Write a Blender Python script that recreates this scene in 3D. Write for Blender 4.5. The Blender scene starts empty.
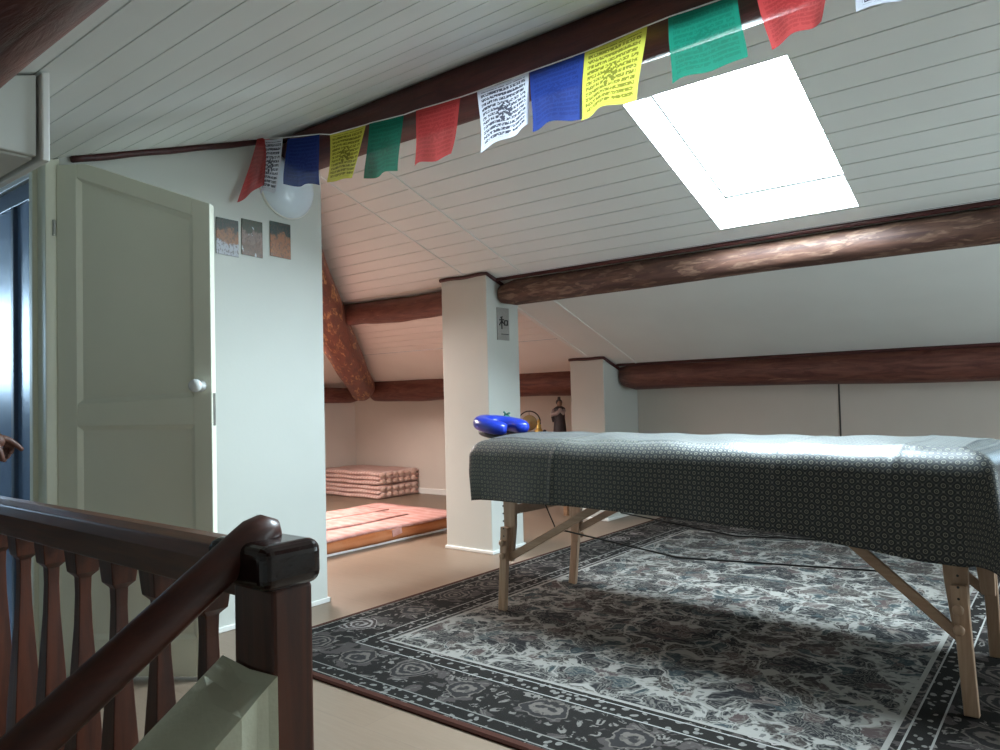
import bpy, bmesh, math, random
from math import sin, cos, pi, radians, sqrt
from mathutils import Vector, Matrix

random.seed(7)
scene = bpy.context.scene
COL = scene.collection
V = Vector

# ------------------------------------------------------------------ node helper
class G:
    def __init__(self, name):
        self.mat = bpy.data.materials.new(name)
        self.mat.use_nodes = True
        self.nt = self.mat.node_tree
        self.nt.nodes.clear()
        self.out = self.nt.nodes.new('ShaderNodeOutputMaterial')

    def n(self, typ, ins=None, **attrs):
        nd = self.nt.nodes.new(typ)
        for k, v in attrs.items():
            setattr(nd, k, v)
        for k, v in (ins or {}).items():
            self.put(nd.inputs[k], v)
        return nd

    def put(self, sock, v):
        if isinstance(v, bpy.types.NodeSocket):
            self.nt.links.new(v, sock)
        elif isinstance(v, (tuple, list)):
            v = tuple(v)
            if sock.type == 'RGBA' and len(v) == 3:
                v = v + (1.0,)
            sock.default_value = v
        else:
            sock.default_value = v

    def m(self, op, a, b=None, c=None, clamp=False):
        nd = self.nt.nodes.new('ShaderNodeMath')
        nd.operation = op
        nd.use_clamp = clamp
        for i, v in enumerate((a, b, c)):
            if v is not None:
                self.put(nd.inputs[i], v)
        return nd.outputs[0]

    def mix(self, f, a, b):
        nd = self.nt.nodes.new('ShaderNodeMix')
        nd.data_type = 'RGBA'
        self.put(nd.inputs[0], f)
        self.put(nd.inputs[6], a)
        self.put(nd.inputs[7], b)
        return nd.outputs[2]

    def sstep(self, x, a, b):
        nd = self.nt.nodes.new('ShaderNodeMapRange')
        nd.interpolation_type = 'SMOOTHSTEP'
        self.put(nd.inputs[0], x)
        nd.inputs[1].default_value = a
        nd.inputs[2].default_value = b
        return nd.outputs[0]

    def band(self, x, a, b):
        return self.m('MULTIPLY', self.m('GREATER_THAN', x, a), self.m('LESS_THAN', x, b))

    def coord(self, which='Object'):
        return self.n('ShaderNodeTexCoord').outputs[which]

    def mapping(self, v, scale=(1, 1, 1), loc=(0, 0, 0)):
        nd = self.n('ShaderNodeMapping', {'Vector': v, 'Scale': scale, 'Location': loc})
        return nd.outputs[0]

    def sep(self, v):
        nd = self.n('ShaderNodeSeparateXYZ', {0: v})
        return nd.outputs[0], nd.outputs[1], nd.outputs[2]

    def comb(self, x, y, z=0.0):
        return self.n('ShaderNodeCombineXYZ', {0: x, 1: y, 2: z}).outputs[0]

    def noise(self, v, scale, detail=4, rough=.55, dist=0.0):
        nd = self.n('ShaderNodeTexNoise', {'Vector': v, 'Scale': scale, 'Detail': detail, 'Roughness': rough, 'Distortion': dist})
        return nd.outputs[0], nd.outputs[1]

    def vor(self, v, scale, feature='F1', rnd=1.0):
        nd = self.n('ShaderNodeTexVoronoi', feature=feature)
        self.put(nd.inputs['Vector'], v)
        nd.inputs['Scale'].default_value = scale
        nd.inputs['Randomness'].default_value = rnd
        return nd

    def bump(self, h, strength=.3, dist=.01):
        return self.n('ShaderNodeBump', {'Height': h, 'Strength': strength, 'Distance': dist}).outputs[0]

    def bsdf(self, color, rough=.5, normal=None, **extra):
        nd = self.n('ShaderNodeBsdfPrincipled', {'Base Color': color, 'Roughness': rough})
        if normal is not None:
            self.put(nd.inputs['Normal'], normal)
        for k, v in extra.items():
            self.put(nd.inputs[k.replace('_', ' ')], v)
        self.nt.links.new(nd.outputs[0], self.out.inputs[0])
        return nd


def paint(name, col, rough=.6, bump=.08, scale=60, spec=.3):
    g = G(name)
    co = g.coord()
    f, _ = g.noise(co, scale, 3)
    f2, _ = g.noise(co, 1.7, 3)
    c = g.mix(g.sstep(f2, .3, .7), tuple(x * .95 for x in col), col)
    g.bsdf(c, rough, g.bump(f, bump, .004), Specular_IOR_Level=spec)
    return g.mat


def plain(name, col, rough=.5, metal=0.0, spec=.5, var=.12, scale=25):
    g = G(name)
    f, _ = g.noise(g.coord(), scale, 3)
    c = g.mix(f, tuple(x * (1 - var) for x in col), tuple(min(1, x * (1 + var)) for x in col))
    g.bsdf(c, rough, Metallic=metal, Specular_IOR_Level=spec)
    return g.mat


def wood(name, dark, light, axis=0, rough=.4, stretch=14.0, scale=3.0, spec=.5):
    g = G(name)
    s = [stretch] * 3
    s[axis] = 1.0
    co = g.mapping(g.coord(), tuple(s))
    f, _ = g.noise(co, scale, 5, .6, .6)
    f2, _ = g.noise(g.coord(), 2.0, 2)
    c = g.mix(g.sstep(f, .3, .7), dark, light)
    c = g.mix(g.m('MULTIPLY', f2, .35), c, dark)
    g.bsdf(c, rough, g.bump(f, .12, .004), Specular_IOR_Level=spec)
    return g.mat


def log_mat(name, dark, light, patch, patch_lo, rough=.38, seed=0.0, knots=True):
    g = G(name)
    uv = g.coord('UV')
    co = g.mapping(uv, (16, 1.6, 1), (seed, seed * .7, seed))
    f, _ = g.noise(co, 2.2, 6, .65, 1.0)
    co2 = g.mapping(uv, (11, 1.9, 1), (seed + 3, seed, 0))
    p, _ = g.noise(co2, 2.4, 4, .6, .8)
    co3 = g.mapping(uv, (40, 6, 1), (seed, 0, 0))
    fine, _ = g.noise(co3, 2.0, 3)
    c = g.mix(g.sstep(f, .32, .68), dark, light)
    pm = g.m('MULTIPLY', g.sstep(p, patch_lo, patch_lo + .07), g.sstep(fine, .35, .65))
    c = g.mix(pm, c, patch)
    hgt = g.m('ADD', g.m('MULTIPLY', f, .7), g.m('MULTIPLY', fine, .3))
    g.bsdf(c, g.m('ADD', g.m('MULTIPLY', f, .25), rough - .1), g.bump(hgt, .45, .012), Specular_IOR_Level=.5)
    return g.mat

# ------------------------------------------------------------------ materials
M = {}
M['wall'] = paint('cream_wall_paint', (.60, .61, .57))
M['wall_light_tint'] = paint('warm_light_tinted_wall', (.66, .60, .54))  # cream wall with the warm bounce light by the mattresses put into its colour
M['boards'] = paint('painted_ceiling_boards', (.80, .825, .80), .5, .05, 40)
M['boards_light_tint'] = paint('pink_light_tinted_boards', (.80, .755, .71), .5, .05, 40)  # ceiling boards again, pinkish light of the far end painted in
M['white'] = paint('white_gloss_paint', (.82, .82, .79), .4)
M['door'] = paint('cream_door_paint', (.83, .84, .70), .42, .05, 30)
M['plaster'] = paint('old_cream_plaster', (.60, .59, .45), .8, .5, 35)
M['dark_trim'] = wood('dark_red_trim', (.045, .008, .008), (.085, .018, .016), 0, .45)
M['log_ridge'] = log_mat('ridge_log_bark', (.052, .008, .008), (.105, .022, .018), (.12, .04, .025), .72, .45, 1.0)
M['log_purlin'] = log_mat('peeled_purlin_log', (.050, .017, .012), (.125, .058, .038), (.215, .125, .085), .50, .62, 4.0)
M['log_low'] = log_mat('eaves_log', (.085, .022, .017), (.19, .070, .048), (.30, .15, .10), .62, .5, 8.0)
M['log_hip'] = log_mat('hip_log', (.10, .026, .018), (.21, .070, .045), (.52, .28, .12), .53, .5, 12.0)
M['log_front'] = log_mat('front_log', (.065, .010, .006), (.125, .022, .014), (.10, .04, .02), .74, .4, 17.0)
M['rail'] = wood('varnished_railing_wood', (.032, .0065, .0032), (.098, .023, .0095), 2, .32, 12, 3.2)
M['rail_x'] = wood('varnished_rail_long', (.060, .017, .008), (.14, .046, .020), 0, .34, 12, 3.2)
M['rail_dark'] = wood('dark_varnish_cap', (.010, .004, .004), (.022, .008, .006), 0, .13, 10, 3)
M['handrail'] = wood('handrail_wood', (.036, .007, .004), (.080, .018, .009), 1, .40, 10, 3)
M['birch'] = wood('birch_leg_wood', (.40, .255, .165), (.54, .37, .26), 2, .4, 12, 4)
M['birch_x'] = wood('birch_brace_wood', (.36, .225, .145), (.48, .325, .225), 0, .4, 12, 4)
M['black'] = plain('black_metal', (.02, .02, .02), .4)
M['steel'] = plain('worn_steel', (.5, .5, .48), .35, .9)
M['porcelain'] = plain('white_porcelain', (.75, .77, .76), .15)
M['opal'] = plain('opal_glass', (.70, .78, .86), .25, 0, .5, .03)
M['navy_vinyl'] = plain('blue_vinyl', (.012, .035, .36), .28, 0, .5, .06)
M['dark_frame'] = plain('dark_pad_vinyl', (.03, .035, .04), .5)
M['green'] = plain('green_plastic', (.02, .16, .12), .4)
M['brass'] = plain('aged_brass', (.45, .34, .17), .4, .6)
M['gold'] = plain('gilded', (.80, .55, .16), .3, .7)
M['statue'] = plain('dark_statue_bronze', (.035, .025, .03), .5)
M['statue_pale'] = plain('pale_statue_paint', (.42, .36, .36), .6)
M['statue_face'] = plain('statue_face_paint', (.26, .15, .10), .6)
M['shelf_wood'] = wood('low_table_wood', (.20, .11, .06), (.34, .20, .11), 0, .5)
M['skin'] = plain('skin', (.10, .038, .024), .5, 0, .4, .06, 40)
M['shirt'] = plain('dark_shirt', (.03, .035, .05), .8)
M['trousers'] = plain('dark_trousers', (.03, .03, .035), .8)
M['hair'] = plain('dark_hair', (.02, .014, .01), .6)
M['grey_plate'] = plain('brushed_grey_plate', (.33, .32, .30), .4, .2, .5, .18, 60)
M['ink'] = plain('black_ink', (.012, .012, .012), .5)
M['blue_lacquer'] = plain('blue_gloss_panel', (.17, .27, .46), .27, 0, .9, .06)
M['blue_frame'] = plain('blue_grey_frame', (.09, .13, .20), .35)
M['stair'] = wood('stair_tread_wood', (.12, .05, .03), (.22, .10, .05), 0, .5)
M['joint'] = plain('grey_joint', (.07, .065, .06), .7)
M['gasket'] = plain('dark_gasket', (.003, .003, .003), .9, 0, .0)


def floor_mat():
    g = G('beige_laminate_floor')
    co = g.coord()
    nd = g.n('ShaderNodeTexBrick', {'Vector': co, 'Scale': 1.0, 'Color1': (.215, .155, .110, 1), 'Color2': (.198, .142, .10, 1),
                                    'Mortar': (.17, .125, .09, 1), 'Mortar Size': .0015, 'Brick Width': 1.3, 'Row Height': .19})
    nd.offset = .37
    f, _ = g.noise(g.mapping(co, (2.2, 26, 1)), 3, 5, .6, .5)
    c = g.mix(g.m('MULTIPLY', g.sstep(f, .3, .75), .4), nd.outputs[0], (.25, .185, .138, 1))
    g.bsdf(c, .42, g.bump(f, .05, .003), Specular_IOR_Level=.45)
    return g.mat
M['floor'] = floor_mat()


def rug_mat():
    g = G('persian_rug_pile')
    P = g.coord()
    x, y, z = g.sep(P)
    ax, ay = g.m('ABSOLUTE', x), g.m('ABSOLUTE', y)
    d = g.m('MINIMUM', g.m('SUBTRACT', 1.35, ax), g.m('SUBTRACT', 1.91, ay))
    navy, cream = (.011, .0095, .0085), (.235, .225, .205)
    tan, rose, teal = (.19, .165, .14), (.20, .12, .105), (.035, .075, .085)
    mir = g.comb(ax, y)
    # gently curl the drawing so leaves and vines do not run straight
    def warp(vec, scale, amount, detail=2):
        _, nc = g.noise(vec, scale, detail)
        o_ = g.n('ShaderNodeVectorMath', {0: nc, 1: (.5, .5, .5)}, operation='SUBTRACT').outputs[0]
        o_ = g.n('ShaderNodeVectorMath', {0: o_, 3: amount}, operation='SCALE').outputs[0]
        return g.n('ShaderNodeVectorMath', {0: vec, 1: o_}, operation='ADD').outputs[0]
    Q = warp(mir, 4.0, .22)
    R = warp(Q, 17.0, .075, 3)
    fine, _ = g.noise(mir, 42, 3)
    # field: flower heads and leaf sprays with cream showing between
    vF = g.vor(R, 4.4, 'F1', .8)
    vE = g.vor(R, 4.4, 'DISTANCE_TO_EDGE', .8).outputs['Distance']
    vj = g.m('ADD', vE, g.m('MULTIPLY', g.m('SUBTRACT', g.noise(R, 10, 3, .6)[0], .5), .34))
    body = g.sstep(vj, .012, .052)
    fd = vF.outputs['Distance']
    leaf = g.vor(R, 15, 'DISTANCE_TO_EDGE', 1.0).outputs['Distance']
    leafF = g.vor(R, 15, 'F1', 1.0)
    leafring = g.sstep(g.m('SINE', g.m('MULTIPLY', leafF.outputs['Distance'], 30.0)), .2, .7)
    ring = g.sstep(g.m('SINE', g.m('MULTIPLY', fd, 62.0)), .3, .75)
    cellr, cellg, cellb = g.sep(vF.outputs['Color'])
    lr, lg, lb = g.sep(leafF.outputs['Color'])
    inner = g.mix(g.m('GREATER_THAN', cellr, .60), (0.0144, 0.0144, 0.01584), (0.03024, 0.02448, 0.02232))
    inner = g.mix(g.m('MULTIPLY', g.m('GREATER_THAN', lg, .80), .8), inner, (0.03024, 0.04464, 0.04896))
    inner = g.mix(g.m('MULTIPLY', g.m('GREATER_THAN', lb, .84), .8), inner, (0.0684, 0.04752, 0.04464))
    inner = g.mix(g.m('MULTIPLY', leafring, g.m('MULTIPLY', g.m('GREATER_THAN', lr, .35), .60)), inner, (0.144, 0.1332, 0.1188))
    centre = g.m('LESS_THAN', fd, .20)
    inner = g.mix(g.m('MULTIPLY', g.m('MULTIPLY', ring, centre), .85), inner, (0.1728, 0.144, 0.126))
    gaps = g.m('SUBTRACT', 1.0, g.sstep(leaf, .03, .075))
    inner = g.mix(g.m('MULTIPLY', gaps, g.m('MULTIPLY', g.m('LESS_THAN', vE, .16), .7)), inner, cream)
    sp = g.m('LESS_THAN', g.vor(R, 27, 'F1', 1.0).outputs['Distance'], .33)
    ground = g.mix(g.m('MULTIPLY', sp, .75), cream, (0.054, 0.05184, 0.054))
    speck = g.sstep(g.noise(R, 55, 3, .7)[0], .50, .60)
    inner = g.mix(g.m('MULTIPLY', speck, .30), inner, (0.1872, 0.18, 0.162))
    field = g.mix(body, ground, inner)
    # main border: big flower heads on near black, thin pale leaf outlines
    S_ = warp(mir, 9.0, .06)
    bv = g.vor(S_, 3.5, 'F1', .25)
    bd = g.m('ADD', bv.outputs['Distance'], g.m('MULTIPLY', g.m('SUBTRACT', g.noise(mir, 26, 2)[0], .5), .10))
    bleaf = g.vor(R, 21, 'DISTANCE_TO_EDGE', 1.0).outputs['Distance']
    bl2 = g.vor(R, 21, 'F1', 1.0)
    bline = g.m('SUBTRACT', 1.0, g.sstep(bleaf, .03, .09))
    patchn, _ = g.noise(Q, 9, 2)
    curl = g.m('MULTIPLY', g.band(bl2.outputs['Distance'], .16, .40), g.sstep(g.noise(R, 38, 2)[0], .44, .54))
    bline = g.m('MULTIPLY', curl, g.sstep(patchn, .30, .46))
    border = g.mix(g.m('MULTIPLY', bline, .85), navy, (0.1656, 0.1512, 0.1368))
    border = g.mix(g.m('MULTIPLY', g.m('GREATER_THAN', g.sep(bl2.outputs['Color'])[0], .72), .7), border, (0.0684, 0.0576, 0.054))
    ros = g.m('LESS_THAN', bd, .30)
    rr = g.sstep(g.m('SINE', g.m('MULTIPLY', bd, 68.0)), -.1, .6)
    roscol = g.mix(rr, (0.0216, 0.01944, 0.01944), (0.108, 0.0936, 0.0828))
    roscol = g.mix(g.m('GREATER_THAN', g.sep(bv.outputs['Color'])[0], .6), roscol, g.mix(rr, (0.0432, 0.0324, 0.03024), (0.2376, 0.216, 0.2052)))
    border = g.mix(ros, border, g.mix(g.m('MULTIPLY', bline, .55), roscol, navy))
    # narrow guard strips
    gv = g.vor(S_, 34, 'F1', .9).outputs['Distance']
    guard = g.mix(g.m('LESS_THAN', gv, .34), navy, (0.1512, 0.144, 0.1332))
    col = border
    col = g.mix(g.band(d, .03, .098), col, guard)
    col = g.mix(g.band(d, .335, .405), col, guard)
    col = g.mix(g.m('GREATER_THAN', d, .44), col, field)
    for a, b, c in ((.034, .040, (0.1872, 0.18, 0.1656)), (.093, .099, (0.1728, 0.1656, 0.1512)), (.333, .339, (0.2592, 0.252, 0.2376)), (.403, .409, (0.2592, 0.252, 0.2376)), (.430, .446, cream)):
        col = g.mix(g.band(d, a, b), col, c)
    col = g.mix(g.m('LESS_THAN', d, .026), col, (.062, .022, .015))
    col = g.mix(g.m('MULTIPLY', fine, .22), col, (0.0144, 0.0144, 0.0144))
    pile, _ = g.noise(P, 320, 2)
    nd = g.bsdf(col, .95, g.bump(pile, .35, .004), Specular_IOR_Level=.1)
    return g.mat
M['rug'] = rug_mat()


def sheet_mat():
    g = G('lattice_print_cloth')
    u, v, _ = g.sep(g.coord('UV'))
    p = .037
    a = g.m('DIVIDE', g.m('ADD', u, v), p)
    b = g.m('DIVIDE', g.m('SUBTRACT', u, v), p)
    fa = g.m('ABSOLUTE', g.m('SUBTRACT', g.m('FRACT', a), .5))
    fb = g.m('ABSOLUTE', g.m('SUBTRACT', g.m('FRACT', b), .5))
    r = g.m('SQRT', g.m('ADD', g.m('MULTIPLY', fa, fa), g.m('MULTIPLY', fb, fb)))
    ring = g.band(r, .17, .275)
    dot = g.m('LESS_THAN', r, .07)
    line = g.m('GREATER_THAN', g.m('MAXIMUM', fa, fb), .435)
    cross = g.m('LESS_THAN', g.m('ADD', g.m('SUBTRACT', .5, fa), g.m('SUBTRACT', .5, fb)), .16)
    c = g.mix(line, (.012, .014, .017), (.046, .051, .054))
    c = g.mix(ring, c, (.20, .195, .155))
    c = g.mix(dot, c, (.10, .10, .085))
    c = g.mix(cross, c, (.17, .165, .14))
    weave, _ = g.noise(g.coord('UV'), 900, 2)
    nd = g.bsdf(c, .47, g.bump(weave, .08, .002), Specular_IOR_Level=.5)
    nd.inputs['Sheen Weight'].default_value = .4
    nd.inputs['Sheen Roughness'].default_value = .22
    nd.inputs['Sheen Tint'].default_value = (.75, .9, 1, 1)
    return g.mat
M['sheet'] = sheet_mat()


def flag_mat(name, col, ink, amount):
    g = G(name)
    uv = g.coord('UV')
    u, v, _ = g.sep(uv)
    rows = 13.0
    vr = g.m('MULTIPLY', v, rows)
    row = g.m('FLOOR', vr)
    fr = g.m('FRACT', vr)
    gv = g.vor(g.comb(g.m('MULTIPLY', u, 26), g.m('MULTIPLY', vr, 2.2), 0.0), 1.0, 'DISTANCE_TO_EDGE', 1.0).outputs['Distance']
    nz, _ = g.noise(g.comb(g.m('MULTIPLY', u, 30), g.m('MULTIPLY', row, 3.7), 0.0), 1.0, 1)
    stroke = g.m('MULTIPLY', g.m('LESS_THAN', gv, .20), g.band(fr, .18, .82))
    stroke = g.m('MULTIPLY', stroke, g.m('GREATER_THAN', nz, .36))
    margin = g.m('MULTIPLY', g.band(u, .07, .93), g.band(v, .06, .95))
    stroke = g.m('MULTIPLY', stroke, margin)
    # the printed figure in the middle of the cloth
    du, dv = g.m('SUBTRACT', u, .5), g.m('SUBTRACT', v, .5)
    rad = g.m('SQRT', g.m('ADD', g.m('MULTIPLY', du, du), g.m('MULTIPLY', g.m('MULTIPLY', dv, dv), .45)))
    nf, _ = g.noise(uv, 17, 3)
    fig = g.m('MULTIPLY', g.m('LESS_THAN', rad, .12), g.m('GREATER_THAN', nf, .47))
    stroke = g.m('MAXIMUM', g.m('MULTIPLY', stroke, g.m('GREATER_THAN', rad, .12)), fig)
    c = g.mix(g.m('MULTIPLY', stroke, amount), col, ink)
    wv, _ = g.noise(uv, 160, 2)
    dif = g.n('ShaderNodeBsdfDiffuse', {'Color': c, 'Normal': g.bump(wv, .2, .002)})
    tr = g.n('ShaderNodeBsdfTranslucent', {'Color': c})
    tp = g.n('ShaderNodeBsdfTransparent', {'Color': (1, 1, 1, 1)})
    mx = g.n('ShaderNodeMixShader', {0: .42, 1: dif.outputs[0], 2: tr.outputs[0]})
    mx2 = g.n('ShaderNodeMixShader', {0: .10, 1: mx.outputs[0], 2: tp.outputs[0]})
    g.nt.links.new(mx2.outputs[0], g.out.inputs[0])
    return g.mat
FLAG = {'red': flag_mat('red_flag_cotton', (.50, .06, .06), (.20, .01, .01), .35),
        'white': flag_mat('white_flag_cotton', (.74, .76, .86), (.03, .03, .06), .92),
        'blue': flag_mat('blue_flag_cotton', (.020, .045, .21), (.005, .006, .06), .35),
        'yellow': flag_mat('yellow_flag_cotton', (.62, .60, .09), (.10, .10, .01), .8),
        'green': flag_mat('green_flag_cotton', (.012, .19, .125), (.003, .05, .03), .30)}


def emit(name, col, strength):
    g = G(name)
    e = g.n('ShaderNodeEmission', {'Color': tuple(col) + (1,), 'Strength': strength})
    g.nt.links.new(e.outputs[0], g.out.inputs[0])
    return g.mat
M['sky_pane'] = emit('bright_overcast_sky_in_glass', (.73, .905, 1.0), 145.0)
M['sky_pane_warm'] = emit('bright_sky_in_far_glass', (1.0, .88, .82), 125.0)
M['sky_pane_side'] = emit('side_window_daylight', (.76, .93, 1.0), 15.0)
M['sky_pane_blue'] = emit('blue_daylight_in_glass', (.50, .75, 1.0), 34.0)


def mattress_mat(name, a, b, stripe_axis, freq, wf=.5, side=None):
    g = G(name)
    P = g.coord()
    s = g.sep(P)[stripe_axis]
    w = g.m('SINE', g.m('MULTIPLY', s, freq))
    n1, _ = g.noise(P, 7, 4, .6)
    c = g.mix(g.m('MULTIPLY', g.sstep(w, .2, .6), wf), a, b)
    c = g.mix(g.m('MULTIPLY', g.sstep(n1, .45, .62), .35), c, b)
    nb, _ = g.noise(P, 160, 2)
    g.bsdf(c, .75, g.bump(nb, .2, .003), Specular_IOR_Level=.25)
    return g.mat
M['mat_pink'] = mattress_mat('pink_striped_cotton', (.55, .34, .30), (.74, .57, .52), 0, 150)
M['mat_puff'] = mattress_mat('tufted_pink_end_cotton', (.58, .37, .30), (.76, .58, .50), 2, 120)
M['mat_rose'] = mattress_mat('rose_mattress_top', (.47, .235, .205), (.68, .47, .44), 1, 60, .25)
M['mat_orange'] = mattress_mat('orange_mattress_side', (.44, .15, .055), (.54, .25, .13), 2, 40, .3)
M['mat_white'] = plain('white_mattress_lining', (.78, .76, .76), .8)


def photo_mat(name, top, mid, low, spot, seed, spot_lo):
    g = G(name)
    u, v, _ = g.sep(g.coord('UV'))
    uv = g.mapping(g.coord('UV'), (1, 1, 1), (seed, seed * 1.7, 0))
    n, _ = g.noise(uv, 3.6, 4, .6)
    n2, _ = g.noise(uv, 11, 4, .65)
    vv = g.m('ADD', v, g.m('MULTIPLY', g.m('SUBTRACT', n, .5), 1.0))
    c = g.mix(g.sstep(vv, .28, .40), low, mid)
    c = g.mix(g.sstep(vv, .60, .72), c, top)
    c = g.mix(g.m('MULTIPLY', g.sstep(n2, .5, .58), .65), c, (.10, .055, .035))
    n3, _ = g.noise(uv, 3.2, 2, .5, .8)
    c = g.mix(g.sstep(n3, spot_lo, spot_lo + .05), c, spot)
    g.bsdf(g.mix(.35, c, (.0, .0, .0)), .4, Specular_IOR_Level=.25)
    return g.mat

# ------------------------------------------------------------------ mesh helper
class MB:
    def __init__(self):
        self.bm = bmesh.new()
        self.uv = None

    def uvl(self):
        if self.uv is None:
            self.uv = self.bm.loops.layers.uv.new('UVMap')
        return self.uv

    def poly(self, pts):
        vs = [self.bm.verts.new(p) for p in pts]
        return self.bm.faces.new(vs)

    def hexa(self, b, t):
        """b, t: four bottom and four top corners, same order."""
        vb = [self.bm.verts.new(p) for p in b]
        vt = [self.bm.verts.new(p) for p in t]
        k = len(vb)
        self.bm.faces.new(vb[::-1])
        self.bm.faces.new(vt)
        for i in range(k):
            j = (i + 1) % k
            self.bm.faces.new((vb[i], vb[j], vt[j], vt[i]))
        return self

    def box(self, x0, x1, y0, y1, z0, z1):
        return self.hexa([(x0, y0, z0), (x1, y0, z0), (x1, y1, z0), (x0, y1, z0)],
                         [(x0, y0, z1), (x1, y0, z1), (x1, y1, z1), (x0, y1, z1)])

    def prism(self, poly, vec):
        vec = V(vec)
        return self.hexa([V(p) for p in poly], [V(p) + vec for p in poly])

    def bar(self, a, b, w, h, up=(0, 0, 1), w2=None, h2=None):
        a, b = V(a), V(b)
        d = (b - a).normalized()
        s = d.cross(V(up)).normalized()
        u = s.cross(d)
        w2 = w if w2 is None else w2
        h2 = h if h2 is None else h2
        f = lambda c, ww, hh: [c - s * ww / 2 - u * hh / 2, c + s * ww / 2 - u * hh / 2, c + s * ww / 2 + u * hh / 2, c - s * ww / 2 + u * hh / 2]
        return self.hexa(f(a, w, h), f(b, w2, h2))

    def tube(self, path, radii, segs=12, wob=None, cap=True, uv=False):
        pts = [V(p) for p in path]
        if not isinstance(radii, (list, tuple)):
            radii = [radii] * len(pts)
        rings = []
        ref = None
        L = 0.0
        lens = []
        for i, p in enumerate(pts):
            if i:
                L += (p - pts[i - 1]).length
            lens.append(L)
            t = (pts[min(i + 1, len(pts) - 1)] - pts[max(i - 1, 0)]).normalized()
            if ref is None:
                ref = V((0, 0, 1)) if abs(t.z) < .9 else V((1, 0, 0))
            s = t.cross(ref).normalized()
            ref = s.cross(t).normalized()
            ring = []
            for k in range(segs):
                an = 2 * pi * k / segs
                rr = radii[i] * (1 + (wob(i, an, L) if wob else 0))
                ring.append(self.bm.verts.new(p + s * (cos(an) * rr) - ref * (sin(an) * rr)))
            rings.append(ring)
        r0 = radii[0]
        for i in range(len(rings) - 1):
            for k in range(segs):
                j = (k + 1) % segs
                f = self.bm.faces.new((rings[i][k], rings[i][j], rings[i + 1][j], rings[i + 1][k]))
                if uv:
                    l = self.uvl()
                    c = 2 * pi * r0
                    for lp, (uu, vv) in zip(f.loops, ((k, lens[i]), (k + 1, lens[i]), (k + 1, lens[i + 1]), (k, lens[i + 1]))):
                        lp[l].uv = (uu / segs * c, vv)
        if cap:
            for ring, rev in ((rings[0], True), (rings[-1], False)):
                f = self.bm.faces.new(ring[::-1] if rev else ring)
                if uv:
                    l = self.uvl()
                    for k, lp in enumerate(f.loops):
                        lp[l].uv = (cos(k) * .05, sin(k) * .05)
        return self

    def lathe(self, prof, center=(0, 0, 0), segs=24, rot=None, sx=1.0, sy=1.0):
        rot = rot or Matrix.Identity(3)
        c = V(center)
        rings = []
        for r, z in prof:
            if r < 1e-6:
                rings.append([self.bm.verts.new(c + rot @ V((0, 0, z)))])
            else:
                rings.append([self.bm.verts.new(c + rot @ V((r * cos(2 * pi * k / segs) * sx, r * sin(2 * pi * k / segs) * sy, z))) for k in range(segs)])
        for a, b in zip(rings, rings[1:]):
            if len(a) == 1 and len(b) == 1:
                continue
            for k in range(segs):
                j = (k + 1) % segs
                if len(a) == 1:
                    self.bm.faces.new((a[0], b[j], b[k]))
                elif len(b) == 1:
                    self.bm.faces.new((a[k], a[j], b[0]))
                else:
                    self.bm.faces.new((a[k], a[j], b[j], b[k]))
        for ring, rev in ((rings[0], True), (rings[-1], False)):
            if len(ring) > 2:
                self.bm.faces.new(ring[::-1] if rev else ring)
        return self

    def grid(self, nu, nv, fn, uvfn=None):
        g = [[self.bm.verts.new(fn(i / nu, j / nv)) for j in range(nv + 1)] for i in range(nu + 1)]
        for i in range(nu):
            for j in range(nv):
                f = self.bm.faces.new((g[i][j], g[i + 1][j], g[i + 1][j + 1], g[i][j + 1]))
                if uvfn:
                    l = self.uvl()
                    for lp, (a, b) in zip(f.loops, ((i, j), (i + 1, j), (i + 1, j + 1), (i, j + 1))):
                        lp[l].uv = uvfn(a / nu, b / nv)
        return g

    def build(self, name, mat, parent=None, smooth=False, bevel=0.0, bsegs=2, subsurf=0, weld=False, recalc=True, solid=0.0):
        if weld:
            bmesh.ops.remove_doubles(self.bm, verts=self.bm.verts, dist=1e-5)
        if recalc:
            bmesh.ops.recalc_face_normals(self.bm, faces=self.bm.faces)
        me = bpy.data.meshes.new(name)
        self.bm.to_mesh(me)
        self.bm.free()
        if smooth:
            me.polygons.foreach_set('use_smooth', [True] * len(me.polygons))
        for mm in (mat if isinstance(mat, (list, tuple)) else [mat]):
            me.materials.append(mm)
        o = bpy.data.objects.new(name, me)
        COL.objects.link(o)
        if solid:
            md = o.modifiers.new('thick', 'SOLIDIFY')
            md.thickness = solid
            md.offset = 0
        if bevel:
            md = o.modifiers.new('bevel', 'BEVEL')
            md.width = bevel
            md.segments = bsegs
            md.limit_method = 'ANGLE'
            md.angle_limit = radians(40)
        if subsurf:
            md = o.modifiers.new('sub', 'SUBSURF')
            md.levels = subsurf
            md.render_levels = subsurf
        if parent is not None:
            o.parent = parent
            if not parent.get('local'):
                r = parent
                off = V(r.location)
                while r.parent is not None:
                    r = r.parent
                    off = off + V(r.location)
                o.location = -off
        return o


def tag(o, label=None, cat=None, group=None, kind=None):
    if label:
        o['label'] = label
    if cat:
        o['category'] = cat
    if group:
        o['group'] = group
    if kind:
        o['kind'] = kind
    return o


def thing(name, loc, label, cat, group=None):
    o = bpy.data.objects.new(name, None)
    o.empty_display_size = .1
    COL.objects.link(o)
    o.location = loc
    return tag(o, label, cat, group)


def struct(o):
    o['kind'] = 'structure'
    return o


def to_mesh(o):
    """Bake the modifiers of o into a plain mesh."""
    dg = bpy.context.evaluated_depsgraph_get()
    dg.update()
    me = bpy.data.meshes.new_from_object(o.evaluated_get(dg))
    o.modifiers.clear()
    old = o.data
    o.data = me
    bpy.data.meshes.remove(old)
    return o

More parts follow.
